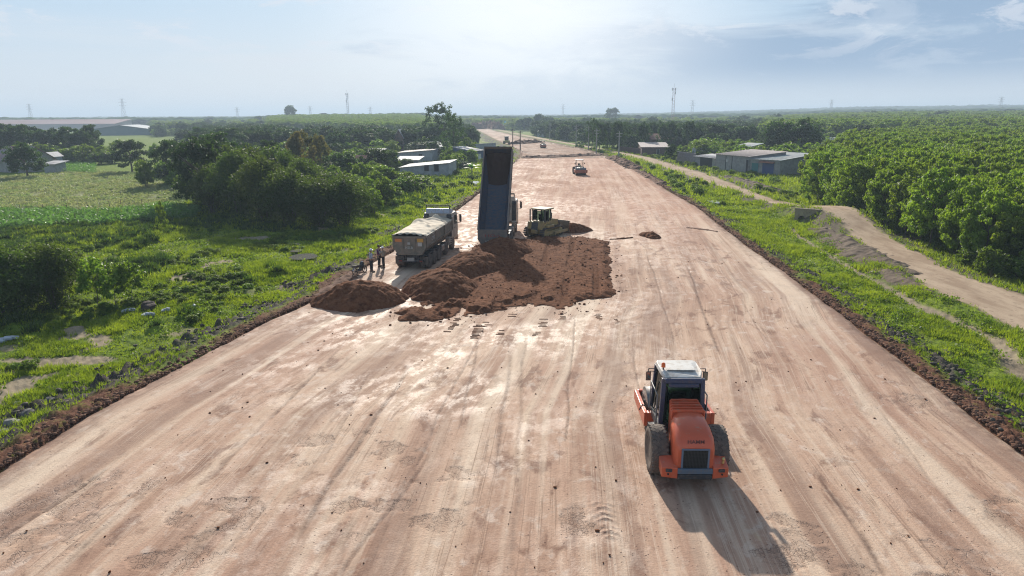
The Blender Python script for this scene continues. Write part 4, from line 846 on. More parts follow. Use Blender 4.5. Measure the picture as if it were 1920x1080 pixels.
def dump_truck(label, loc, rz, tilt, bed_m, plate, side, loaded):
    t = thing('dump_truck', label, 'dump truck', loc, rz, sc=1.07)
    b = MB()
    for s in (-.42, .42): b.box(s-.06, s+.06, .15, 9.6, .82, 1.10)
    for y in (.3, 2.0, 4.4, 6.0, 7.5, 9.4): b.box(-.36, .36, y, y+.12, .86, 1.06)
    for y in (1.05, 2.40, 3.75, 6.15, 8.35): b.tube((-1.0, y, .54), (1.0, y, .54), .09, n=10)
    b.build('chassis', M_DKM, t)
    for y, dual in ((1.05, 1), (2.40, 1), (3.75, 1), (6.15, 0), (8.35, 0)):
        for s in (-1, 1):
            if dual:
                for x in (.78, 1.11): wheel(t, s*x, y, .54, .29, 'plain')
            else: wheel(t, s*1.06, y, .54, .32, 'plain')
    for s in (-1, 1):
        b = MB(); b.box(s*.95-.30, s*.95+.30, .34, .38, .38, .96, .0); b.build('mud_flap', M_TYD, t)
        b = MB(); 
        for y0 in (.5, 1.85, 3.2): b.prism([(y0-.08, 1.0), (y0+.1, 1.16), (y0+1.0, 1.16), (y0+1.18, 1.0), (y0+1.12, 1.0), (y0+.96, 1.12), (y0+.14, 1.12), (y0-.02, 1.0)], s*.95-.30, s*.95+.30)
        b.build('mudguard', M_DKM, t)
        b = MB(); b.box(s*1.0-.22, s*1.0+.22, 4.6, 5.4, .55, 1.02, .05); b.build('fuel_tank' if s > 0 else 'battery_box', mat('dull_aluminium', (.28, .26, .24), .5, .5, dirt=(.3, .22, .17), dirt_amt=.7), t)
        b = MB()
        for k in range(4): b.box(s*1.02-.2, s*1.02+.2, 7.1, 7.75, .62 + k*.17, .66 + k*.17, 0)
        b.box(s*.98-.15, s*.98+.15, 7.15, 7.7, .6, 1.2, .02); b.build('side_step', M_CAB, t)
    b = MB(); b.box(-.95, .95, .12, .28, .58, .74, .02); b.box(-.62, -.5, .10, .3, .7, 1.1); b.box(.5, .62, .10, .3, .7, 1.1); b.build('rear_bumper', M_DKM, t)
    b = MB(); b.box(-.28, .28, .085, .115, .66, .92); pl = b.build('number_plate', mat('plate', (.35, .33, .30), .6), t)
    for s in (-1, 1): b = MB(); b.box(s*.78-.12, s*.78+.12, .09, .13, .62, .72); b.build('tail_light', M_LMP, t)
    # body: hinged at the rear, y is along the floor, z up the wall
    L_, Wt, Wb, hb = 7.75, 1.24, .86, 1.42; hz_ = 1.16
    body = bpy.data.objects.new('dump_body', None); C.objects.link(body); body.parent = t; body.location = (0, .25, hz_); body.rotation_euler = (R(tilt), 0, 0)
    prof = [(-Wt, hb), (-Wt, .62), (-Wb, .06), (Wb, .06), (Wt, .62), (Wt, hb)]; th = .055
    inn = [(-Wt+th, hb), (-Wt+th, .64), (-Wb+th*.6, .06+th), (Wb-th*.6, .06+th), (Wt-th, .64), (Wt-th, hb)]; n = 6
    b = MB(); vs = [(x, -.25, z) for x, z in prof] + [(x, L_, z) for x, z in prof]; b.add(vs, [(i, i+1, i+1+n, i+n) for i in range(n-1)])
    for k in ((-1, 0, 1) if False else ()): pass
    b.add([(x, L_, z) for x, z in prof], [tuple(range(n))])
    for y in (-.22, 2.4, 5.05, L_-.14):
        for s in (-1, 1):
            b.box(s*(Wt+.035)-.035, s*(Wt+.035)+.035, y, y+.12, .60, hb-.08); b.hexa([(s*Wb-.0 if s > 0 else s*Wb-.08, y, .0), (s*Wb+.08 if s > 0 else s*Wb, y, .0), (s*Wb+.08 if s > 0 else s*Wb, y+.12, .0), (s*Wb if s > 0 else s*Wb-.08, y+.12, .0), (s*Wt-.0 if s > 0 else s*Wt-.07, y, .62), (s*Wt+.07 if s > 0 else s*Wt, y, .62), (s*Wt+.07 if s > 0 else s*Wt, y+.12, .62), (s*Wt if s > 0 else s*Wt-.07, y+.12, .62)])
    for s in (-1, 1): b.box(s*Wt-.06, s*Wt+.06, -.25, L_, hb-.075, hb+.02); b.box(s*(Wt+.02)-.03, s*(Wt+.02)+.03, -.2, L_-.1, .58, .66)
    for s in (-.4, .4): b.box(s-.07, s+.07, .0, L_-.2, -.10, .07)
    b.box(-Wt, Wt, L_-.02, L_+.06, hb-.1, hb+.26); sh = b.build('body_shell', bed_m, body)
    b = MB(); vs = [(x, -.24, z) for x, z in inn] + [(x, L_-.05, z) for x, z in inn]; b.add(vs, [(i, i+1, i+1+n, i+n) for i in range(n-1)]); b.add([(x, L_-.05, z) for x, z in inn], [tuple(range(n))]); b.build('body_lining', M_IN, body)
    b = MB(); b.prism([(L_, hb+.18), (L_+.75, hb+.26), (L_+.75, hb+.34), (L_-.02, hb+.26)], -Wt, Wt)
    if loaded: b.build('cab_guard', M_WHT, body)
    # tailgate: hangs from its top hinge
    gt = bpy.data.objects.new('tailgate', None); C.objects.link(gt); gt.parent = body; gt.location = (0, -.30, hb-.02); gt.rotation_euler = (R(-tilt + (-4 if tilt else 0)), 0, 0)
    pr = [(-Wt-.02, 0), (-Wt-.02, .60-hb), (-Wb-.02, .02-hb), (Wb+.02, .02-hb), (Wt+.02, .60-hb), (Wt+.02, 0)]
    b = MB(); b.prism([(x, z) for x, z in pr], -.07, .0, 'y'); 
    b.box(-Wt, Wt, -.11, -.07, -.14, -.02); b.box(-Wb, Wb, -.11, -.07, .06-hb, .16-hb)
    for x in (-.45, .45): b.box(x-.035, x+.035, -.10, -.07, .16-hb, -.14)
    for s in (-1, 1): b.tube((s*(Wt-.12), -.02, .04), (s*(Wt+.06), -.02, .04), .05, n=8)
    b.build('gate_panel', bed_m, gt)
    def patch(x0, x1, z0, z1, m, nm='reflector_board', off=.112): b = MB(); b.box(x0, x1, -off, -off+.035, z0, z1); return b.build(nm, m, gt)
    if loaded:
        o1 = mat('orange_board', (.62, .20, .05), .5); patch(-1.05, -.55, -.42, -.20, o1); patch(.62, 1.08, -.42, -.16, mat('amber_board', (.60, .30, .05), .5)); patch(.66, .98, -.72, -.44, mat('pale_notice', (.50, .46, .40), .7), 'notice')
        patch(-.12, .08, -.62, -.44, mat('small_notice', (.40, .38, .35), .7), 'notice'); text_obj('lettering', 'H2LB', .26, M_LET, gt, BACKM(-.02, -.085, -.86), .006)
        text_obj('lettering', 'CIMC', .42, M_LET, sh, Matrix.Translation((Wt+.012, 1.75, .95)) @ Matrix.Rotation(math.pi/2, 4, 'Z') @ Matrix.Rotation(math.pi/2, 4, 'X'), .004)
    else:
        text_obj('lettering', 'HOÀ', .30, mat('faded_red_lettering', (.30, .07, .06), .7), gt, BACKM(0, -.085, -.52) @ Matrix.Diagonal((2.0, 1, 1, 1)), .008)
        text_obj('lettering', '60H-071.34', .28, M_LET, gt, BACKM(.05, -.085, -1.0), .006)
    if loaded:       # tarpaulin sagging over the load
        r1, c1 = 60, 26; V = []
        for i in range(r1):
            for j in range(c1):
                y = -.30 + (L_+.25)*i/(r1-1); q = j/(c1-1)*2-1; x = q*(Wt+.07)
                heap = .30*(1-q*q)*(.45+.55*math.sin(math.pi*min(1, i/(r1-1)*1.05))) + .42*math.exp(-((i/(r1-1)-.90)/.05)**2)*math.exp(-((q-.05)/.25)**2) + .30*math.exp(-((i/(r1-1)-.60)/.05)**2)*math.exp(-((q+.6)/.35)**2)
                wr = .15*(float(vnoise(y*1.3+q*1.4, q*3.2 - y*.9, 5))-.5) + .05*(float(vnoise(y*3+q*2, q*5, 6))-.5); fold = .16*math.exp(-((i/(r1-1) - .72 - .12*q)/.035)**2) + .12*math.exp(-((i/(r1-1) - .45 + .16*q)/.03)**2)
                z = hb + .05 + heap + (wr + fold*(1-abs(q)**3))*(1-.5*abs(q)) - (.10 + .05*math.sin(y*5) if abs(q) > .97 else 0)
                if i == 0: z -= .07 + .05*math.sin(j*1.3)
                V.append((x, y, z))
        F_ = [(i*c1+j, i*c1+j+1, (i+1)*c1+j+1, (i+1)*c1+j) for i in range(r1-1) for j in range(c1-1)]
        link('tarpaulin', np_mesh('tarpaulin', V, F_, M_TRP, True), body)
    else:            # hoist ram and the last soil sticking at the head of the body
        b = MB(); top = body.location + Matrix.Rotation(R(tilt), 3, 'X') @ Vector((0, 5.2, -.05)); b.tube((0, 6.2, 1.0), Vector((0, 6.2, 1.0)).lerp(top, .5), .12); b.tube(Vector((0, 6.2, 1.0)).lerp(top, .45), top, .08); b.build('hoist_ram', M_STL, t)
        V = []; r1, c1 = 24, 20
        for i in range(r1):
            for j in range(c1):
                q = j/(c1-1)*2-1; s = i/(r1-1); V.append((q*1.12, L_-.08-2.9*s*(1-.12*q*q), .10 + (1-s)**1.3*.75*(1-.3*q*q) + .16*float(vnoise(q*5, s*6, 3))*(1-s) + (.02 if q*q < 1 else 0)))
        link('stuck_soil', np_mesh('stuck_soil', V, [(i*c1+j, i*c1+j+1, (i+1)*c1+j+1, (i+1)*c1+j) for i in range(r1-1) for j in range(c1-1)], mat('shaded_soil', (.05, .026, .018), .9, bump=.6), True), body)  # soil colour darkened to carry the shade inside the raised body
    # cab
    cab = bpy.data.objects.new('cab', None); C.objects.link(cab); cab.parent = t
    b = MB(); b.prism([(8.35, .92), (10.1, .80), (10.22, 1.5), (10.18, 2.15), (9.92, 3.0), (9.6, 3.12), (8.05, 3.12), (8.02, 1.35), (8.0, 1.1)], -1.20, 1.20); b.build('cab_shell', M_CAB, cab, bevel=.06)
    b = MB(); b.prism([(8.0, 3.10), (9.5, 3.10), (9.1, 3.34), (8.05, 3.52)], -1.02, 1.02); b.build('roof_fairing', M_WSK if loaded else M_CAB, cab, bevel=.04)
    b = MB(); b.path([(-1.0, 8.1, 3.45), (-1.0, 8.15, 3.78), (1.0, 8.15, 3.78), (1.0, 8.1, 3.45)], .05); b.path([(-1.0, 8.15, 3.66), (1.0, 8.15, 3.66)], .03); b.build('roof_rail', M_DKM, cab)
    b = MB(); b.prism([(10.205, 2.05), (9.97, 2.92), (9.99, 2.94), (10.235, 2.06)], -1.08, 1.08); b.build('windscreen', M_GLS, cab)
    for s in (-1, 1):
        x = s*1.205; b = MB(); b.prism([(8.75, 1.0), (9.95, .95), (10.0, 2.0), (9.75, 2.9), (8.75, 2.95)], min(x, x+s*.02), max(x, x+s*.02)); d = b.build('door', M_CAB, cab); x2 = s*1.228
        b = MB(); b.prism([(8.85, 2.08), (9.85, 2.02), (9.66, 2.82), (8.85, 2.85)], min(x2, x2+s*.01), max(x2, x2+s*.01)); b.build('side_window', M_GLS, d)
        b = MB(); b.box(x2-.01, x2+.03, 8.85, 9.05, 1.78, 1.84); b.build('door_handle', M_DKM, d)
        b = MB(); b.path([(s*1.2, 9.9, 2.85), (s*1.5, 9.95, 2.8), (s*1.5, 9.95, 2.1), (s*1.22, 9.95, 2.05)], .025); b.box(s*1.5-.10, s*1.5+.10, 9.90, 9.99, 2.15, 2.78, .03); b.build('mirror', M_BLK, cab)
        b = MB(); b.prism([(7.92, 1.2), (8.04, 1.2), (8.04, 3.05), (7.92, 2.9)], s*.98-.2, s*.98+.2); b.build('air_deflector', M_DKM, cab)
    b = MB(); b.box(-.62, .62, 8.0, 8.03, 2.2, 2.8, .01); b.build('rear_window', M_GLS, cab)
    b = MB(); b.box(-1.2, 1.2, 10.0, 10.28, .55, .98, .05); fb = b.build('front_bumper', M_CAB, cab)
    for s in (-1, 1): b = MB(); b.box(s*.92-.17, s*.92+.17, 10.26, 10.30, .70, .88, .02); b.build('headlight', M_MIR, fb)
    return t
M_SOIL = mat('fresh_laterite_soil', (.145, .055, .023), .95, col2=(.080, .029, .014), nscale=1.6, dirt=(.24, .11, .06), dirt_amt=.8, bump=.8, bscale=9, spec=.05)
dump_truck('dump truck loaded and covered by a beige tarpaulin, parked beside three workers', (-8.0, 52.7, .0), R(-9), 0, M_BED, '', '', True)
dump_truck('dump truck with its blue lined body raised high, tipping brown soil', (-1.62, 61.9, .0), R(-5.5), 53, M_BD2, '', '', False)
# bulldozer
def bulldozer():
    t = thing('bulldozer', 'dusty yellow crawler bulldozer pushing soil beside the tipping truck', 'bulldozer', (2.15, 66.8, .05), R(-37), sc=.95)
    M_YEL_ = mat('dusty_yellow', (.46, .32, .09), .6, col2=(.33, .24, .10), nscale=1.5, dirt=(.25, .18, .12), dirt_amt=.8)
    for s in (-1, 1):
        tr_ = bpy.data.objects.new('track', None); C.objects.link(tr_); tr_.parent = t; x = s*1.02; pts = []
        for k in range(48):
            u_ = k/48*2*(3.0) + 2*math.pi*.46
        b = MB(); path = []; Lh = 2.9; rr = .46; cy0, cy1 = .50, .50+Lh; per = 2*Lh + 2*math.pi*rr; nsh = 40
        for k in range(nsh):
            d = per*k/nsh
            if d < Lh: p = (cy0+d, 0.0); a = 0
            elif d < Lh+math.pi*rr: q = (d-Lh)/rr; p = (cy1+rr*math.sin(q), rr-rr*math.cos(q)); a = q
            elif d < 2*Lh+math.pi*rr: p = (cy1-(d-Lh-math.pi*rr), 2*rr); a = math.pi
            else: q = (d-2*Lh-math.pi*rr)/rr; p = (cy0-rr*math.sin(q), rr+rr*math.cos(q)); a = math.pi+q
            M = Matrix.Translation((x, p[0], p[1]+.06)) @ Matrix.Rotation(a, 4, 'X'); b.box(-.28, .28, -.085, .085, -.02, .03, 0, M); b.box(-.28, .28, -.02, .015, -.08, -.02, 0, M)
        b.build('track_shoes', M_TYD, tr_)
        b = MB(); b.box(x-.14, x+.14, .7, 3.3, .28, .66, .03); b.lathe([(x-.16, .36), (x+.16, .36)], (0, .55, .50), 'x', 20); b.lathe([(x-.16, .36), (x+.16, .36)], (0, 3.35, .50), 'x', 20)
        for k in range(5): b.lathe([(x-.16, .13), (x+.16, .13)], (0, 1.0+k*.48, .20), 'x', 12)
        b.build('track_frame', M_YEL_, tr_)
        b = MB(); b.box(s*.92-.36, s*.92+.36, .75, 2.0, 1.06, 1.28, .03); b.build('fender', M_YEL_, t); b = MB(); b.box(s*1.0-.28, s*1.0+.28, .42, .80, .98, 1.04, .01); b.build('step', M_DKM, t)
        b = MB(); b.box(s*1.42-.07, s*1.42+.07, 1.9, 4.3, .30, .58, .02); b.build('push_arm', M_YEL_, t)
    b = MB(); b.box(-.60, .60, .45, 3.6, .35, 1.05, .04); b.build('main_frame', M_YEL_, t)
    b = MB(); b.prism([(.15, .9), (.75, .9), (1.05, 1.65), (.30, 1.65)], -.95, .95); ft = b.build('fuel_tank', M_YEL_, t, bevel=.05)
    b = MB(); b.prism([(.10, .72), (.16, .72), (.32, 1.62), (.26, 1.62)], -.40, .40); b.build('rear_grille', M_DKM, ft)
    b = MB(); b.box(-.35, .35, .02, .42, .45, .85, .04); b.build('drawbar', M_YEL_, t)
    b = MB(); b.prism([(2.35, 1.0), (3.95, 1.0), (3.98, 1.55), (2.35, 1.85)], -.48, .48); hd = b.build('hood', M_YEL_, t, bevel=.06)
    b = MB(); b.box(-.42, .42, 3.97, 4.0, 1.0, 1.5, .01); b.build('radiator_grille', M_GRL, hd); b = MB(); b.tube((.25, 3.0, 1.6), (.25, 3.0, 2.35), .05); b.build('exhaust', M_DKM, hd)
    cab = bpy.data.objects.new('cab', None); C.objects.link(cab); cab.parent = t
    b = MB(); b.box(-.80, .80, .85, 2.35, 1.28, 1.62, .04); b.build('cab_base', M_YEL_, cab)
    for x, y in ((-.74, .92), (.74, .92), (-.74, 1.65), (.74, 1.65), (-.60, 2.30), (.60, 2.30)): b = MB(); b.box(x-.05, x+.05, y-.05, y+.05, 1.6, 2.86, .01); b.build('cab_post', M_DKM, cab)
    for x in (-.74, .74): b = MB(); b.box(x-.008, x+.008, .97, 1.6, 1.7, 2.75); b.build('side_window', GLASS_T, cab)
    b = MB(); b.box(-.69, .69, .9, .916, 1.75, 2.75); b.build('rear_window', GLASS_T, cab); b = MB(); b.box(-.55, .55, 2.3, 2.316, 1.75, 2.75); b.build('front_window', GLASS_T, cab)
    b = MB(); b.box(-.92, .92, .72, 2.5, 2.84, 2.98, .05); b.build('cab_roof', mat('sun_bleached_roof', (.34, .27, .13), .6, dirt=(.3, .25, .18)), cab)
    for x in (-.95, .95): b = MB(); b.box(x-.05, x+.05, .68, .80, 1.5, 2.90, .01); b.build('roll_bar', M_DKM, cab)
    b = MB(); b.box(-.25, .25, 1.3, 1.7, 1.62, 1.85, .04); b.box(-.24, .24, 1.22, 1.34, 1.8, 2.35, .03); b.build('seat', M_BLK, cab)
    b = MB(); n = 9; pr = [(4.55 + .22*math.cos(math.pi*(k/n-.5))*-1 + .2, .10+1.25*k/n) for k in range(n+1)]; b.prism(pr + [(y_+.07, z_) for y_, z_ in reversed(pr)], -1.45, 1.45); b.build('blade', mat('worn_blade', (.22, .17, .10), .5, .3, dirt=(.16, .09, .06), dirt_amt=.9), t)
    for s in (-.5, .5): b = MB(); b.tube((s, 3.9, 1.4), (s, 4.45, .75), .055); b.build('lift_cylinder', M_STL, t)
    return t
bulldozer()
# ---------------------------------------------------------------- fresh soil
def soil_patch(name, cx, cy, hx, hy, fn, res, kind=None, label=None, cat=None, drop=.03, mtl=None):
    nx, ny = int(2*hx/res), int(2*hy/res); X_, Y_ = np.meshgrid(np.linspace(cx-hx, cx+hx, nx), np.linspace(cy-hy, cy+hy, ny)); Z_ = fn(X_, Y_)
    ok = (Z_ > drop); Fc = grid_faces(ny, nx); k = ok.ravel()[Fc].any(1); Fc = Fc[k]; use = np.unique(Fc); remap = np.full(nx*ny, -1); remap[use] = np.arange(len(use))
    Z_ = np.where(ok, Z_, -.05); V = np.stack([X_, Y_, Z_], -1).reshape(-1, 3)[use]; me = np_mesh(name, V, remap[Fc], mtl or M_SOIL, True)
    o = link(name, me)
    if o.data.polygons[0].normal.z < 0: o.data.flip_normals()
    return tag(o, label, cat, None, kind)
LAY = [G(*p) for p in [(730, 588), (745, 604), (808, 606), (879, 597), (942, 586), (985, 579), (1020, 579), (1045, 588), (1084, 586), (1091, 568), (1157, 558), (1144, 453), (1084, 444), (1030, 445), (981, 449), (932, 449), (896, 457), (872, 474), (850, 492), (825, 525), (800, 560), (780, 574)]]
def edge_dist(x, y, P):
    best = np.full(np.shape(x), 1e9); n = len(P)
    for i in range(n):
        ax, ay = P[i]; bx, by = P[(i+1) % n]; dx, dy = bx-ax, by-ay; t_ = np.clip(((x-ax)*dx + (y-ay)*dy)/(dx*dx+dy*dy), 0, 1); best = np.minimum(best, np.hypot(x-ax-dx*t_, y-ay-dy*t_))
    return np.where(inpoly(x, y, P), best, -best)
def clods(x, y, a=1.0): return a*(domes(x, y, .6, 31)*.09*sstep(fbm(x*.7, y*.7, 3, 30), .45, .65) + domes(x, y, .22, 32)*.045 + (fbm(x*4, y*4, 4, 33)-.5)*.07)
def layer(x, y):
    d = edge_dist(x + (fbm(x*1.2, y*1.2, 4, 34)-.5)*.9, y + (fbm(x*1.2, y*1.2, 4, 35)-.5)*1.4, LAY)
    h = .18*sstep(d, 0, .9) + .06*sstep(d, .5, 3); dirx, diry = .115, .99
    s_ = x*diry - y*dirx; tracks = sstep(np.sin(s_*2*math.pi/2.1), .55, .85)*sstep(fbm(x*.5, y*.2, 3, 36), .42, .5)
    sh = np.sin(y*2*math.pi/.30)
    h = h + clods(x, y, .8)*sstep(d, 0, .3)*(1-.8*tracks) - tracks*.09*sstep(d, .2, .8) + tracks*.02*sh + .12*domes(x*.9, y*.25, .9, 37)*sstep(d, .3, 1.0)
    low = sstep(fbm(x*.55, y*.45, 4, 38), .52, .60)*(1 - sstep(y, 41.5, 46)); return np.where(d > 0, h*(1-.85*low), 0) + 0*x
def tinted(base, name):
    m = M_SOIL.copy(); m.name = name; return m
soil_patch('soil_layer', 0, 53, 11, 17, layer, .075, kind='structure')
def heap(cx, cy, rx_, ry_, h, rot, seed, flat=.9):
    c, s = math.cos(rot), math.sin(rot)
    def f(x, y):
        x = x + (fbm(x*.7, y*.7, 3, seed)-.5)*1.0; y = y + (fbm(x*.7, y*.7, 3, seed+4)-.5)*1.0
        a = ((x-cx)*c + (y-cy)*s)/rx_; b = (-(x-cx)*s + (y-cy)*c)/ry_; q = np.sqrt(a*a + b*b)
        z = h*np.clip(1-q, 0, 1)**.82*(1 - .22*np.exp(-q*q*9)); return np.where(q < 1, z + clods(x, y, 1.3)*sstep(1-q, 0, .12) + .16*(fbm(x*1.5, y*1.5, 4, seed+9)-.5), 0)
    return f
f1 = heap(-10.0, 43.6, 3.15, 2.7, 1.75, .15, 51)
soil_patch('soil_heap', -10, 43.6, 4.2, 4, f1, .06, label='separate dark brown heap of soil nearest the left edge of the roadbed', cat='soil heap')
fa, fb_, fc = heap(-5.0, 46.6, 2.6, 3.6, 1.75, .1, 61), heap(-3.2, 52.5, 2.7, 4.6, 1.9, -.35, 71), heap(-.9, 59.3, 2.9, 3.6, 1.7, -.4, 81)
soil_patch('soil_heap', -2.5, 53, 7.5, 12, lambda x, y: np.maximum(np.maximum(fa(x, y), fb_(x, y)), fc(x, y)), .065, label='long ridge of tipped brown soil running back to the raised dump truck', cat='soil heap')
f2 = heap(6.2, 70.9, 2.3, 1.2, 1.15, .25, 91)
soil_patch('soil_heap', 6.2, 70.9, 3, 2.2, f2, .07, label='mound of soil pushed up against the bulldozer blade', cat='soil heap')
p = G(1220, 443); f3 = heap(p[0], p[1], .9, 1.6, .55, .3, 95)
soil_patch('soil_heap', p[0], p[1], 2, 2.5, f3, .07, label='small dark heap of soil right of the spread layer', cat='soil heap')
# ridges of spoil
def ridge(name, pts, wd, h, seed, mtl=None, zoff=0.0, wv=1.3):
    pts = [np.array(p) for p in pts]; xs = [p[0] for p in pts]; ys = [p[1] for p in pts]; cx, cy = (min(xs)+max(xs))/2, (min(ys)+max(ys))/2
    def f(x, y):
        best = np.full(x.shape, 1e9)
        for a, b in zip(pts, pts[1:]):
            d = b-a; t_ = np.clip(((x-a[0])*d[0] + (y-a[1])*d[1])/(d@d), 0, 1); best = np.minimum(best, np.hypot(x-a[0]-d[0]*t_, y-a[1]-d[1]*t_))
        q = best/wd + (fbm(x*1.1, y*1.1, 4, seed)-.5)*wv; return np.where(q < 1, h*(1-q)*(.6+.8*fbm(x*.8, y*.8, 3, seed+2)) + clods(x, y, .55)*sstep(1-q, 0, .3), 0)
    o = soil_patch(name, cx, cy, (max(xs)-min(xs))/2+wd*1.7, (max(ys)-min(ys))/2+wd*1.7, f, max(.08, cy*.0014), kind='structure', mtl=mtl); o.location.z = zoff; return o
M_SPOIL = mat('dry_spoil', (.20, .105, .066), .95, col2=(.12, .062, .04), nscale=1.2, bump=.8, bscale=8, spec=.2)
ridge('spoil_ridge', [G(1145, 449), G(1170, 447.5), G(1185, 446)], .22, .09, 7)
ridge('spoil_ridge', [G(1292, 427), G(1345, 434)], .5, .06, 8, M_SPOIL)
ridge('spoil_ridge', [G(1200, 322), G(1222, 334), G(1245, 345)], 1.5, .7, 9, M_SPOIL, -.3)
ridge('spoil_ridge', [G(1148, 296), G(1165, 302), G(1190, 316)], 2.6, .9, 10, M_SPOIL, -.3)
ridge('spoil_ridge', [G(990, 294), G(1030, 293), G(1130, 289)], 2.2, .5, 12, M_SPOIL, -.15)
ridge('spoil_ridge', [G(602, 553), G(640, 527), G(672, 511)], .7, .28, 13, M_SPOIL, -.05)
ridge('spoil_ridge', [G(966, 269), G(985, 267), G(1003, 266)], 3.0, 1.3, 14, M_SPOIL, -.1)
M_DSP = mat('dark_spoil', (.12, .085, .062), .95, col2=(.18, .135, .095), nscale=1.0, bump=.8, bscale=8, spec=.2)
ridge('spoil_bank', [G(1548, 432, -.4), G(1590, 455, -.4), G(1635, 480, -.4), G(1690, 512, -.4)], 2.6, .65, 15, M_DSP, -.62, .45)
ridge('spoil_bank', [G(1660, 508, -.4), G(1760, 560, -.4)], 1.2, .35, 16, M_DSP, -.55, .7)
ridge('spoil_bank', [G(1360, 334, -.7), G(1400, 343, -.7), G(1440, 357, -.7)], 3.2, .8, 17, M_DSP, -.95, .5)
ridge('spoil_bank', [G(893, 241.5), G(915, 240.5), G(936, 241.5)], 9.0, 5.5, 18, M_SPOIL, -.1)
# loose clods, crawler prints and crumbs of dark soil
r = np.random.default_rng(77)
def lump_mesh(name, P, S, m, kind='stuff'):
    ico = np.array([(0, 0, 1), (.89, 0, .45), (.28, .85, .45), (-.72, .53, .45), (-.72, -.53, .45), (.28, -.85, .45), (.72, .53, -.45), (-.28, .85, -.45), (-.89, 0, -.45), (-.28, -.85, -.45), (.72, -.53, -.45), (0, 0, -1)])
    fi = np.array([(0, 1, 2), (0, 2, 3), (0, 3, 4), (0, 4, 5), (0, 5, 1), (1, 6, 2), (2, 7, 3), (3, 8, 4), (4, 9, 5), (5, 10, 1), (6, 7, 2), (7, 8, 3), (8, 9, 4), (9, 10, 5), (10, 6, 1), (11, 7, 6), (11, 8, 7), (11, 9, 8), (11, 10, 9), (11, 6, 10)])
    n = len(P); V = ico[None]*(1 + .55*(r.random((n, 12, 1))-.5))*np.stack([S*(.7+.7*r.random(n)), S*(.7+.7*r.random(n)), S*(.5+.4*r.random(n))], 1)[:, None, :] + P[:, None, :]
    Fc = (fi[None] + (np.arange(n)*12)[:, None, None]).reshape(-1, 3); o = link(name, np_mesh(name, V.reshape(-1, 3), Fc, m)); return tag(o, kind=kind)
n = 3400; x = r.uniform(-12, 11, n); y = r.uniform(36, 70, n); d = edge_dist(x, y, LAY); k = (d > -1.6) & (r.random(n) < np.where(d > 0, .8, np.exp(d*2.2))); x, y, d = x[k], y[k], d[k]
lump_mesh('loose_clods', np.stack([x, y, np.where(d > .3, layer(x, y)+.02, .02)], 1), .025 + .09*r.random(len(x))**5, M_SOIL)
for nm, sgn, m in (('rim_clods', -1, M_SPOIL), ('rim_clods', 1, M_SPOIL)):
    n = 9000; y = 12 + 110*r.random(n)**1.6; off = np.abs(r.normal(size=n))*.5 - .12; x = (xl(y) - off) if sgn < 0 else (xr(y) + off)
    z_ = base_z(x, y); lump_mesh(nm, np.stack([x, y, z_ + .04], 1), .02 + .10*r.random(n)**4, m)
n = 3600; y = 16 + 70*r.random(n)**1.3; off = 3.9 + r.normal(size=n)*.9; x = xl(y) - off; k = fbm(x*.3, y*.3, 3, 55) > .40; x, y = x[k], y[k]
M_DCL = mat('dark_clod', (.055, .044, .034), .9, col2=(.10, .08, .062), nscale=3, bump=.5, bscale=10)
lump_mesh('dark_clods', np.stack([x, y, base_z(x, y)+.18], 1), .04 + .17*r.random(len(x))**3, M_DCL)
n = 2600; y = 20 + 75*r.random(n)**1.3; x = xr(y) + 2.1 + r.normal(size=n)*.55; lump_mesh('dark_clods', np.stack([x, y, base_z(x, y)+.10], 1), .03 + .12*r.random(n)**3, M_DCL)
n = 700; y = 12 + 60*r.random(n)**1.5; t_ = r.random(n); x = xl(y) + (xr(y)-xl(y))*t_; lump_mesh('crumbs', np.stack([x, y, 0*x+.012], 1), .012 + .04*r.random(n)**3, M_SOIL)
# crawler prints: short cross bars of dark soil left on the pale surface
V = []; Fc = []
def prints(px, py, n, ln, sp_, ang, wd=.5, keep=.75):
    x0, y0 = G(px, py); c, s = math.cos(ang), math.sin(ang)
    for k in range(n):
        if rr_.random() > keep: continue
        cx, cy = x0 + s*k*sp_*1 + rr_.uniform(-.03, .03), y0 + c*k*sp_; a = rr_.uniform(.5, 1)*wd; o_ = rr_.uniform(-.1, .1); h = .03; b0 = len(V)
        for dx, dy, z_ in ((-a+o_, -.05, 0), (a+o_, -.05, 0), (a+o_, .05, 0), (-a+o_, .05, 0), (-a*.9+o_, -.02, h), (a*.9+o_, -.02, h), (a*.9+o_, .02, h), (-a*.9+o_, .02, h)): V.append((cx + dx*c*1.0 + dy*s, cy - dx*s + dy*c, z_ - .004))
        for f in ((4, 5, 6, 7), (0, 1, 5, 4), (1, 2, 6, 5), (2, 3, 7, 6), (3, 0, 4, 7)): Fc.append([b0+i for i in f])
for a_ in [(842, 622, 12, 0, .24, .12, .26), (888, 634, 12, 0, .24, .1, .36), (935, 630, 5, 0, .25, .1, .3, .5), (1005, 636, 6, 0, .22, .05, .22), (1018, 612, 7, 0, .24, .05, .3, .6), (1055, 600, 8, 0, .24, .05, .28), (1125, 600, 9, 0, .24, .0, .20, .5), (1160, 606, 7, 0, .24, 0, .14, .7), (955, 602, 10, 0, .24, .1, .4, .45), (910, 614, 8, 0, .25, .1, .3, .5)]: prints(*a_)
o = link('crawler_prints', np_mesh('crawler_prints', V, Fc, M_SOIL)); tag(o, kind='stuff')
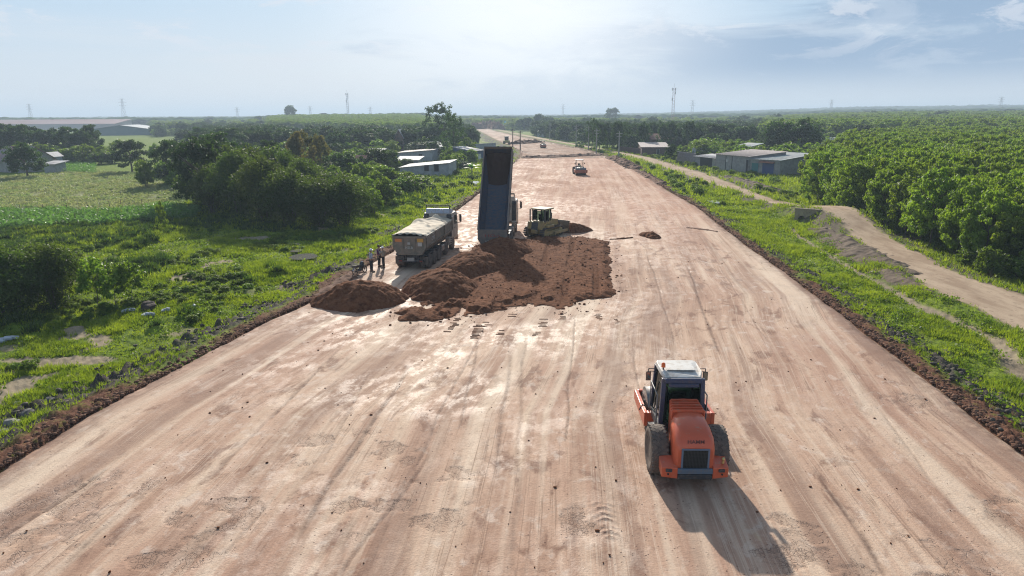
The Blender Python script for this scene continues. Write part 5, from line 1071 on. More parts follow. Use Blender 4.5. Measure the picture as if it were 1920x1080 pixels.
# ---------------------------------------------------------------- people
def skin_fig(name, J, E_, rad, m, parent, sub=2):
    me = bpy.data.meshes.new(name); me.from_pydata(J, E_, []); o = bpy.data.objects.new(name, me); C.objects.link(o)
    sk = o.modifiers.new('skin', 'SKIN'); sk.use_smooth_shade = True
    for i, v_ in enumerate(me.skin_vertices[0].data): v_.radius = (rad[i], rad[i]*(.78 if rad[i] > .085 else 1)); v_.use_root = (i == 0)
    ss = o.modifiers.new('sub', 'SUBSURF'); ss.levels = sub; ss.render_levels = sub
    dg = bpy.context.evaluated_depsgraph_get(); me2 = bpy.data.meshes.new_from_object(o.evaluated_get(dg)); bpy.data.objects.remove(o)
    me2.materials.clear(); me2.materials.append(m); me2.polygons.foreach_set('use_smooth', np.ones(len(me2.polygons), bool)); return link(name, me2, parent)
M_SKN = mat('skin', (.30, .17, .11), .6)
def person(label, x, y, rz, hgt, shirt_m, trou_m, hat, arms, legs=.10, head_m=None):
    t = thing('person', label, 'person', (x, y, 0), rz, sc=hgt/1.70)      # faces +Y
    hip = [(-.09, 0, .90), (.09, 0, .90)]; f = legs
    sh = [(-.19, 0, 1.40), (.19, 0, 1.40)]
    def arm(s, pose):
        e, w_ = {'down': ((s*.25, -.02, 1.13), (s*.26, .06, .88)), 'hip': ((s*.36, -.06, 1.16), (s*.19, .08, 1.0)), 'bent': ((s*.26, .02, 1.13), (s*.14, .24, 1.17)), 'up': ((s*.27, .16, 1.24), (s*.10, .30, 1.44))}[pose]; return e, w_
    J = [(0, 0, .95), (0, -.01, 1.15), (0, 0, 1.38), (0, .01, 1.50), (0, .02, 1.60)]; E_ = [(0, 1), (1, 2), (2, 3), (3, 4)]; rad = [.12, .115, .125, .052, .085]
    J.append((0, .035, 1.66)); E_.append((4, 5)); rad.append(.075)
    for i, s in enumerate((-1, 1)):
        b0 = len(J); e, w_ = arm(s, arms[i]); hd = Vector(w_) + (Vector(w_)-Vector(e)).normalized()*.09
        J += [sh[i], e, w_, tuple(hd)]; E_ += [(2, b0), (b0, b0+1), (b0+1, b0+2), (b0+2, b0+3)]; rad += [.055, .042, .030, .034]
        b1 = len(J); J += [hip[i], (s*(.10+f*.3), .01, .50), (s*(.10+f), -.02, .08), (s*(.11+f), .13, .035)]; E_ += [(0, b1), (b1, b1+1), (b1+1, b1+2), (b1+2, b1+3)]; rad += [.085, .060, .042, .038]
        # fingers and thumb, curled
        ax = (Vector(w_)-Vector(e)).normalized(); sd = ax.orthogonal().normalized()
        for q in range(5):
            b2 = len(J); st = Vector(hd) + sd*(q-2)*.017; en = st + ax*(.05 + .012*(2-abs(q-2))) if q else Vector(w_) + ax*.04 - sd*.06; J += [tuple(en), tuple(en + ax*.02 + ax.cross(sd)*.02)]; E_ += [(b0+3 if q else b0+2, b2), (b2, b2+1)]; rad += [.009, .008]
    skin_fig('body', J, E_, rad, M_SKN, t, 1)
    J = [(0, 0, .92), (0, -.01, 1.12), (0, 0, 1.36)]; E_ = [(0, 1), (1, 2)]; rad = [.155, .15, .155]
    for i, s in enumerate((-1, 1)): b0 = len(J); e, w_ = arm(s, arms[i]); J += [sh[i], e, tuple(Vector(e).lerp(Vector(w_), .75))]; E_ += [(2, b0), (b0, b0+1), (b0+1, b0+2)]; rad += [.075, .060, .050]
    skin_fig('shirt', J, E_, rad, shirt_m, t)
    J = [(0, 0, .96)]; E_ = []; rad = [.14]
    for i, s in enumerate((-1, 1)): b0 = len(J); J += [(s*.09, 0, .86), (s*(.10+f*.3), .01, .50), (s*(.10+f), -.02, .12)]; E_ += [(0, b0), (b0, b0+1), (b0+1, b0+2)]; rad += [.105, .080, .068]
    skin_fig('trousers', J, E_, rad, trou_m, t)
    for s in (-1, 1): b = MB(); b.box(s*(.11+f)-.05, s*(.11+f)+.05, -.09, .20, -.0, .10, .03); b.build('shoe', M_BLK, t)
    b = MB(); b.ball((0, .145, 1.625), .018, 4); [b.ball((s*.032, .118, 1.655), .011, 4) for s in (-1, 1)]; [b.ball((s*.088, .025, 1.64), .024, 4, 1.3) for s in (-1, 1)]; b.box(-.025, .025, .122, .132, 1.578, 1.588); b.build('face', mat('face_detail', (.22, .11, .075), .6), t)
    if hat: b = MB(); b.lathe([(1.665, .135), (1.675, .125), (1.72, .118), (1.77, .085), (1.795, .02)], (0, .02, 0), 'z', 18); b.box(-.09, .09, .11, .19, 1.66, 1.675, .005); b.build('helmet', hat, t)
    else: b = MB(); b.lathe([(1.60, .088), (1.66, .100), (1.72, .088), (1.755, .04)], (0, .0, 0), 'z', 14); b.build('hair', mat('dark_hair', (.02, .015, .012), .7), t)
    return t
M_HEL = mat('white_helmet', (.75, .75, .73), .35); M_GSH = mat('light_grey_shirt', (.36, .38, .42), .8); M_NVY = mat('dark_trousers', (.018, .020, .028), .8); M_BSH = mat('blue_shirt', (.02, .05, .20), .75, col2=(.12, .02, .07), nscale=2.2); M_CSH = mat('pale_khaki_shirt', (.30, .28, .24), .8)
x, y = G(697, 510); person('worker in a light grey shirt and white helmet standing nearest the motorbike', x, y, R(-60), 1.78, M_GSH, M_NVY, M_HEL, ('down', 'hip'), .08)
x, y = G(711.5, 500); person('worker in a blue and red shirt, bareheaded, standing left of a white helmet', x, y, R(-100), 1.74, M_BSH, M_NVY, None, ('bent', 'down'), .03)
x, y = G(719.5, 502.5); person('worker in a pale shirt and white helmet standing nearest the loaded truck', x, y, R(80), 1.68, M_CSH, M_NVY, M_HEL, ('up', 'down'), .02)
# motorbike, leaning on its side stand
x, y = G(676, 514); t = thing('motorbike', 'small black motorbike parked at the left edge of the roadbed beside the workers', 'motorbike', (x, y, 0), R(-24)); t.rotation_euler = (0, R(-9), R(-24))
for nm, yy_ in (('front_wheel', .62), ('rear_wheel', -.60)):
    w_ = bpy.data.objects.new(nm, None); C.objects.link(w_); w_.parent = t; b = MB(); n = 24
    for k in range(n): a0, a1 = 2*math.pi*k/n, 2*math.pi*(k+1)/n; b.tube((0, yy_+.27*math.cos(a0), .30+.27*math.sin(a0)), (0, yy_+.27*math.cos(a1), .30+.27*math.sin(a1)), .042, n=6, cap=False)
    b.build('tyre', M_BLK, w_); b = MB(); [b.tube((0, yy_, .30), (0, yy_+.25*math.cos(k*.785), .30+.25*math.sin(k*.785)), .012, n=4) for k in range(8)]; b.tube((-.06, yy_, .3), (.06, yy_, .3), .04); b.build('rim', M_STL, w_)
b = MB(); b.path([(0, -.60, .30), (0, -.1, .36), (0, .1, .42), (0, .38, .82)], .035); b.box(-.11, .11, -.16, .18, .24, .48, .03); b.path([(.1, -.7, .38), (.1, -.1, .28)], .04); b.build('frame', M_DKM, t)
b = MB(); [b.tube((s*.07, .62, .30), (s*.06, .42, .86), .022) for s in (-1, 1)]; b.build('fork', M_STL, t)
b = MB(); b.prism([(-.75, .66), (-.2, .56), (.1, .62), (.05, .74), (-.3, .76), (-.78, .80)], -.12, .12); b.build('seat', M_BLK, t, bevel=.02)
b = MB(); b.prism([(.12, .45), (.42, .50), (.50, .86), (.38, .90), (.16, .62)], -.15, .15); b.build('front_cowl', mat('black_plastic', (.02, .02, .025), .3), t, bevel=.03)
b = MB(); b.path([(-.34, .32, 1.0), (-.1, .40, .96), (.1, .40, .96), (.34, .32, 1.0)], .018); [b.path([(s*.25, .34, 1.0), (s*.30, .38, 1.14)], .01) for s in (-1, 1)]; [b.box(s*.31-.05, s*.31+.05, .37, .39, 1.12, 1.20, .01) for s in (-1, 1)]; b.build('handlebar', M_DKM, t)
b = MB(); b.ball((0, .46, .88), .085); b.build('headlight', mat('headlamp', (.7, .7, .68), .15), t); b = MB(); b.prism([(-.86, .45), (-.55, .68), (-.5, .64), (-.84, .38)], -.07, .07); b.build('mudguard', M_WHT, t)
# ---------------------------------------------------------------- buildings
M_CON = mat('grey_block_wall', (.27, .27, .28), .9, col2=(.36, .35, .35), nscale=.7, dirt=(.20, .18, .16), dirt_amt=.5); M_PLA = mat('weathered_plaster', (.34, .36, .40), .9, col2=(.43, .43, .45), nscale=.5, dirt=(.20, .21, .19), dirt_amt=.5)
M_TIN = mat('pale_tin_roof', (.46, .46, .47), .75, .0, col2=(.48, .47, .47), nscale=.6, dirt=(.33, .27, .22), dirt_amt=.5); M_TIG = mat('green_grey_tin', (.24, .30, .31), .7, .0, col2=(.40, .38, .37), nscale=.35); M_TIR = mat('rusty_tin', (.33, .13, .08), .7, col2=(.24, .13, .10), nscale=1); M_TIP = mat('pinkish_tin', (.40, .33, .30), .75, .0, col2=(.36, .30, .28), nscale=.5)
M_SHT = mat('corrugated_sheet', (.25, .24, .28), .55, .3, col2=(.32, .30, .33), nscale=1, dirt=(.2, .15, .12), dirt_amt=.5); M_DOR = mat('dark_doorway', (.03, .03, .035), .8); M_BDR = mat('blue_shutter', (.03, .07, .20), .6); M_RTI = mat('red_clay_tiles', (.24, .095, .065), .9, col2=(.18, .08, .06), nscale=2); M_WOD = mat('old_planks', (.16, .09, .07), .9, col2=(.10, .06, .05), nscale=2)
def shed(name, label, a, b_, dep, h0, h1, wall_m, roof_m, cat='shed', openings=(), z0=-1.2, over=.35, roof='mono', group=None, corr=False, sides=True):
    """a, b_: two photo-surveyed ground points of the front; dep: depth behind it; h0 front and h1 back eaves"""
    A = Vector((*G(*a, z0), 0)); B = Vector((*G(*b_, z0), 0)); d = B-A; W = d.length; rz = math.atan2(d.y, d.x); t = thing(name, label, cat, (A.x, A.y, z0-.1), rz, group)
    b = MB()
    if roof == 'mono': b.hexa([(0, 0, 0), (W, 0, 0), (W, dep, 0), (0, dep, 0), (0, 0, h0), (W, 0, h0), (W, dep, h1), (0, dep, h1)])
    elif roof == 'side': b.hexa([(0, 0, 0), (W, 0, 0), (W, dep, 0), (0, dep, 0), (0, 0, h0), (W, 0, h1), (W, dep, h1), (0, dep, h0)])
    else: b.prism([(0, 0), (dep, 0), (dep, h0), (dep/2, h1), (0, h0)], 0, W) if roof == 'gable' else b.prism([(0, 0), (W, 0), (W, h0), (W/2, h1), (0, h0)], 0, dep, 'y')
    if corr:
        for k in range(int(W/.35)): b.box(k*.35+.1, k*.35+.2, -.03, 0.0, .1, h0-.05)
    b.build('wall', wall_m, t)
    b = MB(); o = over; T = .09
    def sl(P): b.hexa([(x, y, z+.02) for x, y, z in P] + [(x, y, z+.02+T) for x, y, z in P])
    if roof == 'mono': k = (h1-h0)/dep; sl([(-o, -o, h0-k*o), (W+o, -o, h0-k*o), (W+o, dep+o, h1+k*o), (-o, dep+o, h1+k*o)])
    elif roof == 'side': k = (h1-h0)/W; sl([(-o, -o, h0-k*o), (W+o, -o, h1+k*o), (W+o, dep+o, h1+k*o), (-o, dep+o, h0-k*o)])
    elif roof == 'gable': k = (h1-h0)/(dep/2); sl([(-o, -o, h0-k*o), (W+o, -o, h0-k*o), (W+o, dep/2, h1), (-o, dep/2, h1)]); sl([(-o, dep/2, h1+.003), (W+o, dep/2, h1+.003), (W+o, dep+o, h0-k*o), (-o, dep+o, h0-k*o)])
    elif roof == 'front': k = (h1-h0)/(W/2); sl([(-o, -o, h0-k*o), (W/2, -o, h1), (W/2, dep+o, h1), (-o, dep+o, h0-k*o)]); sl([(W/2, -o, h1+.003), (W+o, -o, h0-k*o), (W+o, dep+o, h0-k*o), (W/2, dep+o, h1+.003)])
    rf = b.build('roof', roof_m, t)
    if roof in ('mono', 'side') and W < 60:
        b = MB(); n = int(W/.8)
        for i in range(n):
            x = i*.8+.3; za = h0+.12 if roof == 'mono' else h0+(h1-h0)*x/W+.12; zb = h1+.12 if roof == 'mono' else za; b.hexa([(x, -o, za-.03), (x+.08, -o, za-.03), (x+.08, dep+o, zb-.03), (x, dep+o, zb-.03), (x, -o, za+.02), (x+.08, -o, za+.02), (x+.08, dep+o, zb+.02), (x, dep+o, zb+.02)])
        b.build('roof_ribs', roof_m, rf)
    for kind_, u0, u1, zb, zt, m in openings:
        b = MB(); b.box(u0*W, u1*W, -.04, .02, zb, zt, 0); q = b.build(kind_, m, t)
        if kind_ != 'panel': b = MB(); [b.box(x-.05, x+.05, -.08, -.035, zb-.05, zt+.05) for x in (u0*W, u1*W)]; b.box(u0*W+.055, u1*W-.055, -.08, -.035, zt, zt+.09); b.build('frame', M_CON, q)
    return t
shed('metal_fence', 'tall fence of dull corrugated metal sheets at the left end of the grey sheds', (1268, 304), (1302, 309), .12, 2.9, 2.9, M_SHT, M_SHT, 'fence', over=.02, corr=True, z0=-.8)
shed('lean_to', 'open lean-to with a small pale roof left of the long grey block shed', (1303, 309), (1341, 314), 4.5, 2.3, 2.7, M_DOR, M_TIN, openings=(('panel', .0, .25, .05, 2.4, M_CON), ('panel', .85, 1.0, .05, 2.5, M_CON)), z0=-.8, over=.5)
shed('metal_fence', 'high pale sheet metal screen standing behind the open lean-to', (1297, 300), (1343, 301), .12, 3.4, 3.4, mat('pale_screen', (.40, .44, .50), .5), M_SHT, 'fence', over=.02, z0=-.8)
shed('block_shed', 'long grey block shed with pinkish sloping roof facing the dirt track', (1341, 317), (1403, 324), 10, 3.6, 4.4, M_CON, M_TIP, openings=(('panel', .31, .325, .1, 3.4, M_DOR), ('panel', .50, .515, .1, 3.4, M_DOR), ('window', .33, .38, 2.0, 2.6, mat('pale_box', (.6, .6, .6), .6)), ('door', .92, .99, .05, 2.9, M_DOR)), z0=-.8)
t = shed('workshop', 'wide workshop with green grey roof and blue shutter behind the first plantation trees', (1405, 324), (1461, 328), 14, 3.1, 4.0, M_CON, M_TIG, openings=(('door', .06, .30, .05, 2.3, mat('teal_cloth', (.06, .20, .20), .8)), ('door', .42, .82, .05, 2.6, M_BDR)), z0=-.8)
b = MB(); b.hexa([(2.6, -.8, 2.55), (6.2, -.8, 2.45), (6.2, -.1, 2.75), (2.6, -.1, 2.85), (2.6, -.8, 2.61), (6.2, -.8, 2.51), (6.2, -.1, 2.81), (2.6, -.1, 2.91)]); b.build('awning', M_TIR, t)
shed('small_shed', 'little green roofed shed peeping over the long block shed', (1375, 300), (1402, 302), 5, 3.9, 4.7, M_CON, M_TIG, z0=-.8)
t = shed('low_shed', 'low dark timber shed with a faded tin roof beside the tall wood', (1203, 291), (1254, 291), 12, 2.6, 3.6, M_WOD, M_TIP, z0=-.8, openings=(('door', .55, .65, .05, 2.0, M_DOR),))
shed('tiled_shed', 'shed with a rusty red roof behind the low dark timber one', (1222, 283), (1260, 282), 10, 4.2, 6.0, M_WOD, M_RTI, roof='gable', z0=-.8)
shed('plank_fence', 'low brown plank fence beside the low dark timber shed', (1160, 285), (1200, 290), .15, 2.0, 2.0, M_WOD, M_WOD, 'fence', over=.02, z0=-.8, corr=True)
for a_, b2, h_, lb, m, rm, rf in [((1008, 256), (1031, 257), 5.5, 'pale grey village house with a flat wall facing the far dirt track', M_PLA, M_TIN, 'mono'), ((1055, 257), (1078, 256), 5, 'bluish village house with bright roof left of the tall wood', M_PLA, M_TIN, 'gable'), ((1085, 262), (1108, 260), 4, 'low village house with shining white roof beside the tall wood', M_PLA, M_TIN, 'gable'), ((1082, 247), (1096, 246), 6, 'small far village house with white roof among hazy trees', M_PLA, M_TIN, 'gable'), ((944, 243), (956, 243), 8, 'tiny far house with turquoise roof beside the bend of the road', M_PLA, mat('turquoise_roof', (.08, .42, .45), .5), 'gable'), ((1385+155, 287), (1582, 286), 5, 'pale roofed house half sunk in trees behind the plantation', M_PLA, M_TIN, 'gable'), ((1506, 281), (1530, 281), 4.5, 'bluish roofed house right of the big dark round tree', M_PLA, M_TIN, 'gable')]:
    shed('village_house', lb, a_, b2, 11, h_*.62, h_, m, rm, 'house', openings=(('window', .2, .35, .8, h_*.4, M_DOR), ('door', .55, .7, .05, h_*.45, M_DOR)), roof=rf, group=None, z0=-1.0)
# left side
shed('long_shed', 'long white walled shed with two dark windows behind the green thicket', (750, 331), (842, 331), 12, 2.0, 3.0, M_PLA, M_TIN, openings=(('window', .50, .60, 1.3, 2.6, M_DOR), ('window', .70, .80, 1.2, 2.8, M_DOR)), roof='side', over=.25)
shed('long_shed', 'shorter pale shed roof directly left behind the long white shed', (742, 317), (784, 317), 7, 2.3, 2.8, M_PLA, M_TIN, roof='mono')
shed('flat_house', 'bluish flat roofed house behind the long white shed', (744, 304), (811, 304), 12, 2.7, 3.5, M_PLA, M_TIP, 'house', openings=(('window', .62, .72, .8, 2.4, M_DOR), ('panel', .78, .80, .05, 3.4, M_TIN)), roof='side')
shed('tiled_house', 'small house with a rusty red roof peeping over the thicket', (665, 328), (690, 328), 7, 2.8, 4.3, M_CON, M_RTI, 'house', roof='gable')
shed('brick_house', 'narrow bare brick house with a pointed gable in the village', (741, 286), (757, 286), 9, 5.6, 8.4, mat('bare_brick', (.26, .16, .12), .9, col2=(.20, .14, .11), nscale=3), M_TIN, 'house', roof='front', openings=(('window', .35, .65, 2.6, 4.2, M_DOR),))
shed('pale_house', 'hazy pale house with blank walls behind the yellowing tree', (505, 282), (524, 282), 9, 6.4, 6.4, M_PLA, M_CON, 'house', openings=(('window', .3, .5, 2.5, 4, M_DOR),), roof='mono')
for a_, b2, h_, lb in [((634, 280), (660, 277), 5.0, 'house with a long pale roof behind the dark bushes left of the red roof'), ((800, 284), (822, 283), 6.0, 'grey house with a pale cornice at the foot of the tallest village tree'), ((822, 293), (838, 292), 4.6, 'small white roofed kiosk under the tall dark village tree'), ((686, 284), (700, 284), 4.2, 'tiny white roof between the light green village trees')]:
    shed('village_house', lb, a_, b2, 9, h_*.7, h_, M_PLA, M_TIN, 'house', openings=(('window', .2, .4, .9, h_*.45, M_DOR), ('door', .6, .75, .05, h_*.48, M_DOR)), roof='gable')
shed('roadside_shop', 'small white roofed shop with orange and blue front left of the raised truck body', (886, 302), (906, 300), 7, 3.0, 4.0, mat('blue_shopfront', (.08, .12, .22), .7), M_TIN, 'shop', openings=(('window', .1, .3, .8, 2.0, mat('orange_sign', (.6, .18, .05), .6)), ('door', .5, .8, .05, 2.0, M_WHT)))
shed('grey_wall', 'long grey yard wall behind the small white roofed shop', (890, 290), (930, 287), .2, 3.6, 3.6, M_PLA, M_PLA, 'wall', over=.02)
x, y = G(727, 300, -1.2); t = thing('domed_roof_shed', 'open shed with an arched white tin roof in the village', 'shed', (x, y, -1.3), R(70), sc=.6); b = MB(); n = 12
pr = [(4.2*math.cos(math.pi*k/n), 3.6+2.2*math.sin(math.pi*k/n)) for k in range(n+1)]; b.prism([(a, z_+.1) for a, z_ in pr] + [(a*.97, z_) for a, z_ in reversed(pr)], 0, 9, 'y'); b.build('roof', M_TIN, t); b = MB(); [b.box(sx*4-.1, sx*4+.1, y_, y_+.2, 0, 3.7) for sx in (-1, 1) for y_ in (.1, 4.4, 8.6)]; b.box(-3.8, 3.8, 8.2, 8.4, 0, 4.2); b.box(-3.8, 3.8, .2, .4, 0, 4.2); b.build('frame', M_CON, t)
shed('farm_house', 'old grey farm house with a red ridged roof at the left edge of the picture', (-12, 322), (36, 324), 9, 3.2, 6.2, M_CON, mat('grey_tiles', (.24, .22, .23), .8, col2=(.34, .15, .12), nscale=.25), 'house', roof='gable', openings=(('door', .7, .85, .05, 2.2, M_DOR),), over=.7)
t = shed('farm_shack', 'shack with a white tin roof and grey wall behind the crop field', (84, 324), (104, 324), 4, 2.2, 2.6, M_PLA, M_TIN, 'shack', over=.7)
shed('farm_shack', 'taller shack with pale gable behind the white roofed one', (78, 314), (95, 314), 5, 3.0, 4.0, M_PLA, M_TIN, 'shack', roof='front')
M_FAC = mat('factory_wall', (.42, .36, .36), .8, col2=(.50, .42, .38), nscale=.05)
shed('factory', 'very long low factory with red brown roof strip behind the dark tree belt', (-40, 244.5), (216, 243), 40, 6.6, 11.4, M_FAC, mat('factory_roof', (.20, .085, .085), .7, col2=(.22, .14, .15), nscale=.02), 'factory', over=1.0, openings=(('panel', .0, 1.0, 5.4, 6.4, mat('eave_band', (.55, .50, .50), .7)),))
shed('warehouse', 'blue green warehouse with a low pitched roof right of the long factory', (172, 254), (283, 253), 40, 4.6, 7.6, mat('green_cladding', (.10, .17, .19), .6, col2=(.12, .19, .20), nscale=.2), mat('warehouse_roof', (.22, .27, .30), .5), 'warehouse', roof='front', over=1.0)
# ---------------------------------------------------------------- culvert under the track
x, y = G(1513, 419, -.7); t = thing('culvert', 'concrete culvert headwall with two round openings under the bump of the dirt track', 'culvert', (x, y, -.62), R(-35), sc=.76)
M_CUL = mat('yellowed_concrete', (.40, .32, .20), .85, col2=(.30, .25, .17), nscale=1.5, dirt=(.2, .15, .1))
b = MB(); W2, H2 = 1.9, 2.05; out_ = [(-W2, 0), (W2, 0), (W2, H2), (-W2, H2)]
def arch(cx_, r_, n_=12): return [(cx_ + r_*math.cos(math.pi*k/n_), .55 + r_*math.sin(math.pi*k/n_)) for k in range(n_+1)]
seg = [(-W2, 0), (-1.35, 0)] + [(a, z_) for a, z_ in reversed(arch(-.85, .5))] + [(-.35, 0), (.35, 0)] + [(a, z_) for a, z_ in reversed(arch(.85, .5))] + [(1.35, 0), (W2, 0), (W2, H2), (-W2, H2)]
b.prism(seg, -.15, .15, 'y'); b.box(-W2-.05, W2+.05, -.22, .22, H2+.003, H2+.15); b.build('headwall', M_CUL, t)
for cx_ in (-.85, .85):
    b = MB(); nn = 12; ring = [(cx_+.5*math.cos(2*math.pi*k/16), .55+.5*math.sin(2*math.pi*k/16)) for k in range(16)]; b.add([(a, .16, z_) for a, z_ in ring] + [(a, 2.2, z_) for a, z_ in ring], [(i, (i+1) % 16, (i+1) % 16+16, i+16) for i in range(16)]); b.add([(a, 2.2, z_) for a, z_ in ring], [tuple(range(16))]); b.build('pipe', M_DKM, t)
# ---------------------------------------------------------------- pylons, masts, poles
M_PYL = mat('galvanised_steel', (.22, .24, .27), .6, .4)
def pylon(px, top, d, label, group, slim=False, mtl=None):
    az_ = math.atan2(px-960, F/math.cos(PIT)); x, y = d*math.tan((px-960)/F), d; ht = H + (217 - (px-960)*.0052 - top)/F*math.hypot(d, 0)*1.0*math.cos(PIT)**-1; gz = float(hill(np.array([x]), np.array([y]))[0]); ht -= gz
    t = thing('mast' if slim else 'pylon', label, 'mast' if slim else 'pylon', (x, y, gz), 0, group); b = MB(); r_ = max(.10, d*.00014); w0, w1 = (1.1, .9) if slim else (3.6, .7); n = 14 if slim else 10; L4 = [(-1, -1), (1, -1), (1, 1), (-1, 1)]
    wz = lambda f: w0 + (w1-w0)*(f**.7)
    for sx_, sy_ in L4: b.tube((sx_*w0, sy_*w0, -1), (sx_*w1, sy_*w1, ht), r_, r_*.7, 4)
    for k in range(n):
        f0, f1 = k/n, (k+1)/n
        for i in range(4):
            a, c_ = L4[i], L4[(i+1) % 4]
            if k % 2: a, c_ = c_, a
            b.tube((a[0]*wz(f0), a[1]*wz(f0), f0*ht), (c_[0]*wz(f1), c_[1]*wz(f1), f1*ht), r_*.6, n=3, cap=False)
    b.build('lattice', mtl or M_PYL, t)
    if slim:
        b = MB(); b.tube((0, 0, ht), (0, 0, ht+4), r_*.6); b.build('antenna', M_PYL, t)
        for k, (zf, sx_) in enumerate([(.97, -1.3), (.97, 1.3), (.88, 1.2), (.72, -1.2)]): b = MB(); b.box(sx_-.4, sx_+.4, -.5, .5, ht*zf-1.2, ht*zf+1.2); b.build('panel_antenna', M_WHT, t)
    else:
        for f_, l_ in ((.98, 5), (.86, 7), (.74, 6)): b = MB(); z_ = ht*f_; b.path([(-l_, 0, z_), (l_, 0, z_)], r_*.8, 4); b.path([(-l_, 0, z_), (0, 0, z_+2.2), (l_, 0, z_)], r_*.5, 4); b.build('cross_arm', M_PYL, t)
pylon(1249, 170, 640, 'tall slim red and white telecom mast standing in the wood right of the road', None, True, mat('mast_paint', (.36, .24, .24), .6)); pylon(669, 179, 900, 'slim telecom mast rising behind the far plantation on the left', None, True)
for px, top, d, lb in [(317, 188, 1150, 'largest power pylon above the left horizon'), (194, 197, 1300, 'power pylon above the right end of the long factory'), (38, 196, 1200, 'darkest of the three power pylons over the long factory'), (60, 195, 1400, 'rightmost of the three pale pylons over the long factory'), (11, 194, 1450, 'pale pylon at the left edge of the picture'), (486, 203, 1700, 'small pylon left of the lone dark round tree'), (605, 201, 1700, 'faint pylon left of the slim telecom mast'), (708, 202, 1700, 'faint pylon right of the slim telecom mast on the left'), (1054, 198, 1800, 'faint pylon above the distant bend of the road'), (1282, 191, 1500, 'thin pylon just right of the red and white telecom mast'), (1505, 190, 1500, 'power pylon above the horizon over the grey sheds'), (1736, 186, 1300, 'power pylon above the horizon over the plantation'), (1815, 197, 1800, 'small pylon above the right horizon, left of its twin'), (1832, 196, 1900, 'small rightmost pylon above the right horizon')]:
    pylon(px, top, d, lb, 'power pylons on the horizon')
M_POL = mat('concrete_pole', (.34, .33, .31), .8)
def pole(px, py, h, label, group, arm=True, m=None):
    x, y = G(px, py, 0); t = thing('utility_pole', label, 'pole', (x, y, -.3), 0, group); b = MB(); r0 = .15 if y < 150 else .22; b.tube((0, 0, 0), (0, 0, h), r0, r0*.6, 8); b.build('shaft', m or M_POL, t)
    if arm: b = MB(); b.box(-.9, .9, -.07, .07, h-.7, h-.55); b.box(-.7, .7, -.07, .07, h-1.5, h-1.38); b.build('cross_arm', M_POL, t)
pole(975.5, 281, 7.0, 'brown pole standing at the left edge of the brown far layer', None, True, M_WOD); pole(961.5, 276, 7.2, 'thinner brown pole further up the left edge of the roadbed', None, True, M_WOD)
for px, py, h in [(1080, 273, 8.5), (1103, 281, 8.5), (1118, 288, 8), (1031, 262, 8.5), (1160, 293, 7.5)]: pole(px, py, h, 'concrete utility pole along the far dirt track right of the road', 'utility poles along the far track')
# small yellow machine at the far left rim of the road
x, y = G(951, 271, -.28); t = thing('loader', 'tiny distant yellow machine at the left rim of the far road', 'loader', (x, y, -.2), R(10)); b = MB(); b.box(-1.1, 1.1, 0, 3.4, .6, 1.7, .1); b.build('chassis', mat('far_yellow', (.42, .36, .14), .6), t); b = MB(); b.box(-.8, .8, .8, 2.2, 1.7, 3.3, .08); b.build('cab', M_DKM, t); b = MB(); b.box(-.95, .95, .7, 2.3, 3.3, 3.45, .03); b.build('cab_roof', M_WHT, t)
for sx_ in (-1.1, 1.1):
    for yy_ in (.5, 2.8): wheel(t, sx_, yy_, .65, .4, 'plain')
# fence posts round the crop field
for px, py in [(40, 403), (82, 402), (127, 400), (166, 398), (207, 396), (228, 394), (143, 420), (268, 392), (310, 392)]:
    x, y = G(px, py, -1.25); t = thing('fence_post', 'weathered thin fence post at the near border of the crop field', 'post', (x, y, -1.3), 0, 'fence posts along the crop field'); b = MB(); b.tube((0, 0, 0), (rr_.uniform(-.05, .05), 0, 1.5), .05, .04, 6); b.build('post', M_WOD, t)
# rocks, rubbish and puddles on the left verge
def rock(px, py, s, label, m, nm='rock', cat='rock', z0=None):
    x, y = G(px, py, -.9); z_ = float(base_z(np.array([x]), np.array([y]))[0]); import bmesh; bm = bmesh.new(); bmesh.ops.create_icosphere(bm, subdivisions=3, radius=1); sd = rr_.randrange(99)
    dirs = [Vector((rr_.gauss(0, 1), rr_.gauss(0, 1), rr_.gauss(0, 1))).normalized() for _ in range(9)]
    for v_ in bm.verts:
        q = v_.co.normalized(); k = min(1.0, min((.62 + .2*(i % 3)/2)/max(.05, q.dot(dd)) for i, dd in enumerate(dirs))); v_.co = q*k*(1 + .06*math.sin(q.x*9+q.y*7))
        v_.co = Vector((v_.co.x*s, v_.co.y*s*.8, v_.co.z*s*.62))
    me = bpy.data.meshes.new(nm); bm.to_mesh(me); bm.free(); me.materials.append(m); o = link(nm, me); o.location = (x, y, z_ + s*.22); o.rotation_euler = (0, 0, rr_.random()*6); return tag(o, label, cat)
M_RCK = mat('dark_grey_rock', (.07, .07, .068), .85, col2=(.12, .115, .105), nscale=1.5, bump=.5, bscale=5); M_RKP = mat('pale_grey_rock', (.24, .23, .21), .85, col2=(.17, .165, .15), nscale=1.5, bump=.5, bscale=5)
for px, py, s, lb, m in [(20, 792, .50, 'large pale grey rock at the left edge near the roadbed', M_RKP), (52, 768, .42, 'dark grey rock just above the large pale one', M_RCK), (8, 812, .34, 'darkest rock at the very left edge below the pale rock', M_RCK), (92, 742, .36, 'lone dark rock on the sandy verge', M_RCK), (128, 735, .30, 'smaller dark rock on the clod line right of the lone dark rock', M_RCK), (104, 752, .26, 'small rock touching the clod line below the sandy track', M_RCK), (30, 745, .24, 'small grey rock left of the sandy track', M_RKP), (70, 790, .22, 'small flat grey stone between the big rocks and the soil rim', M_RKP)]: rock(px, py, s, lb, m)
rock(278, 572, .75, 'dark rounded heap of old hay on the grass right of the young trees', mat('rotten_hay', (.045, .032, .028), .95, col2=(.08, .055, .045), nscale=4, bump=.8), 'hay_heap', 'heap')
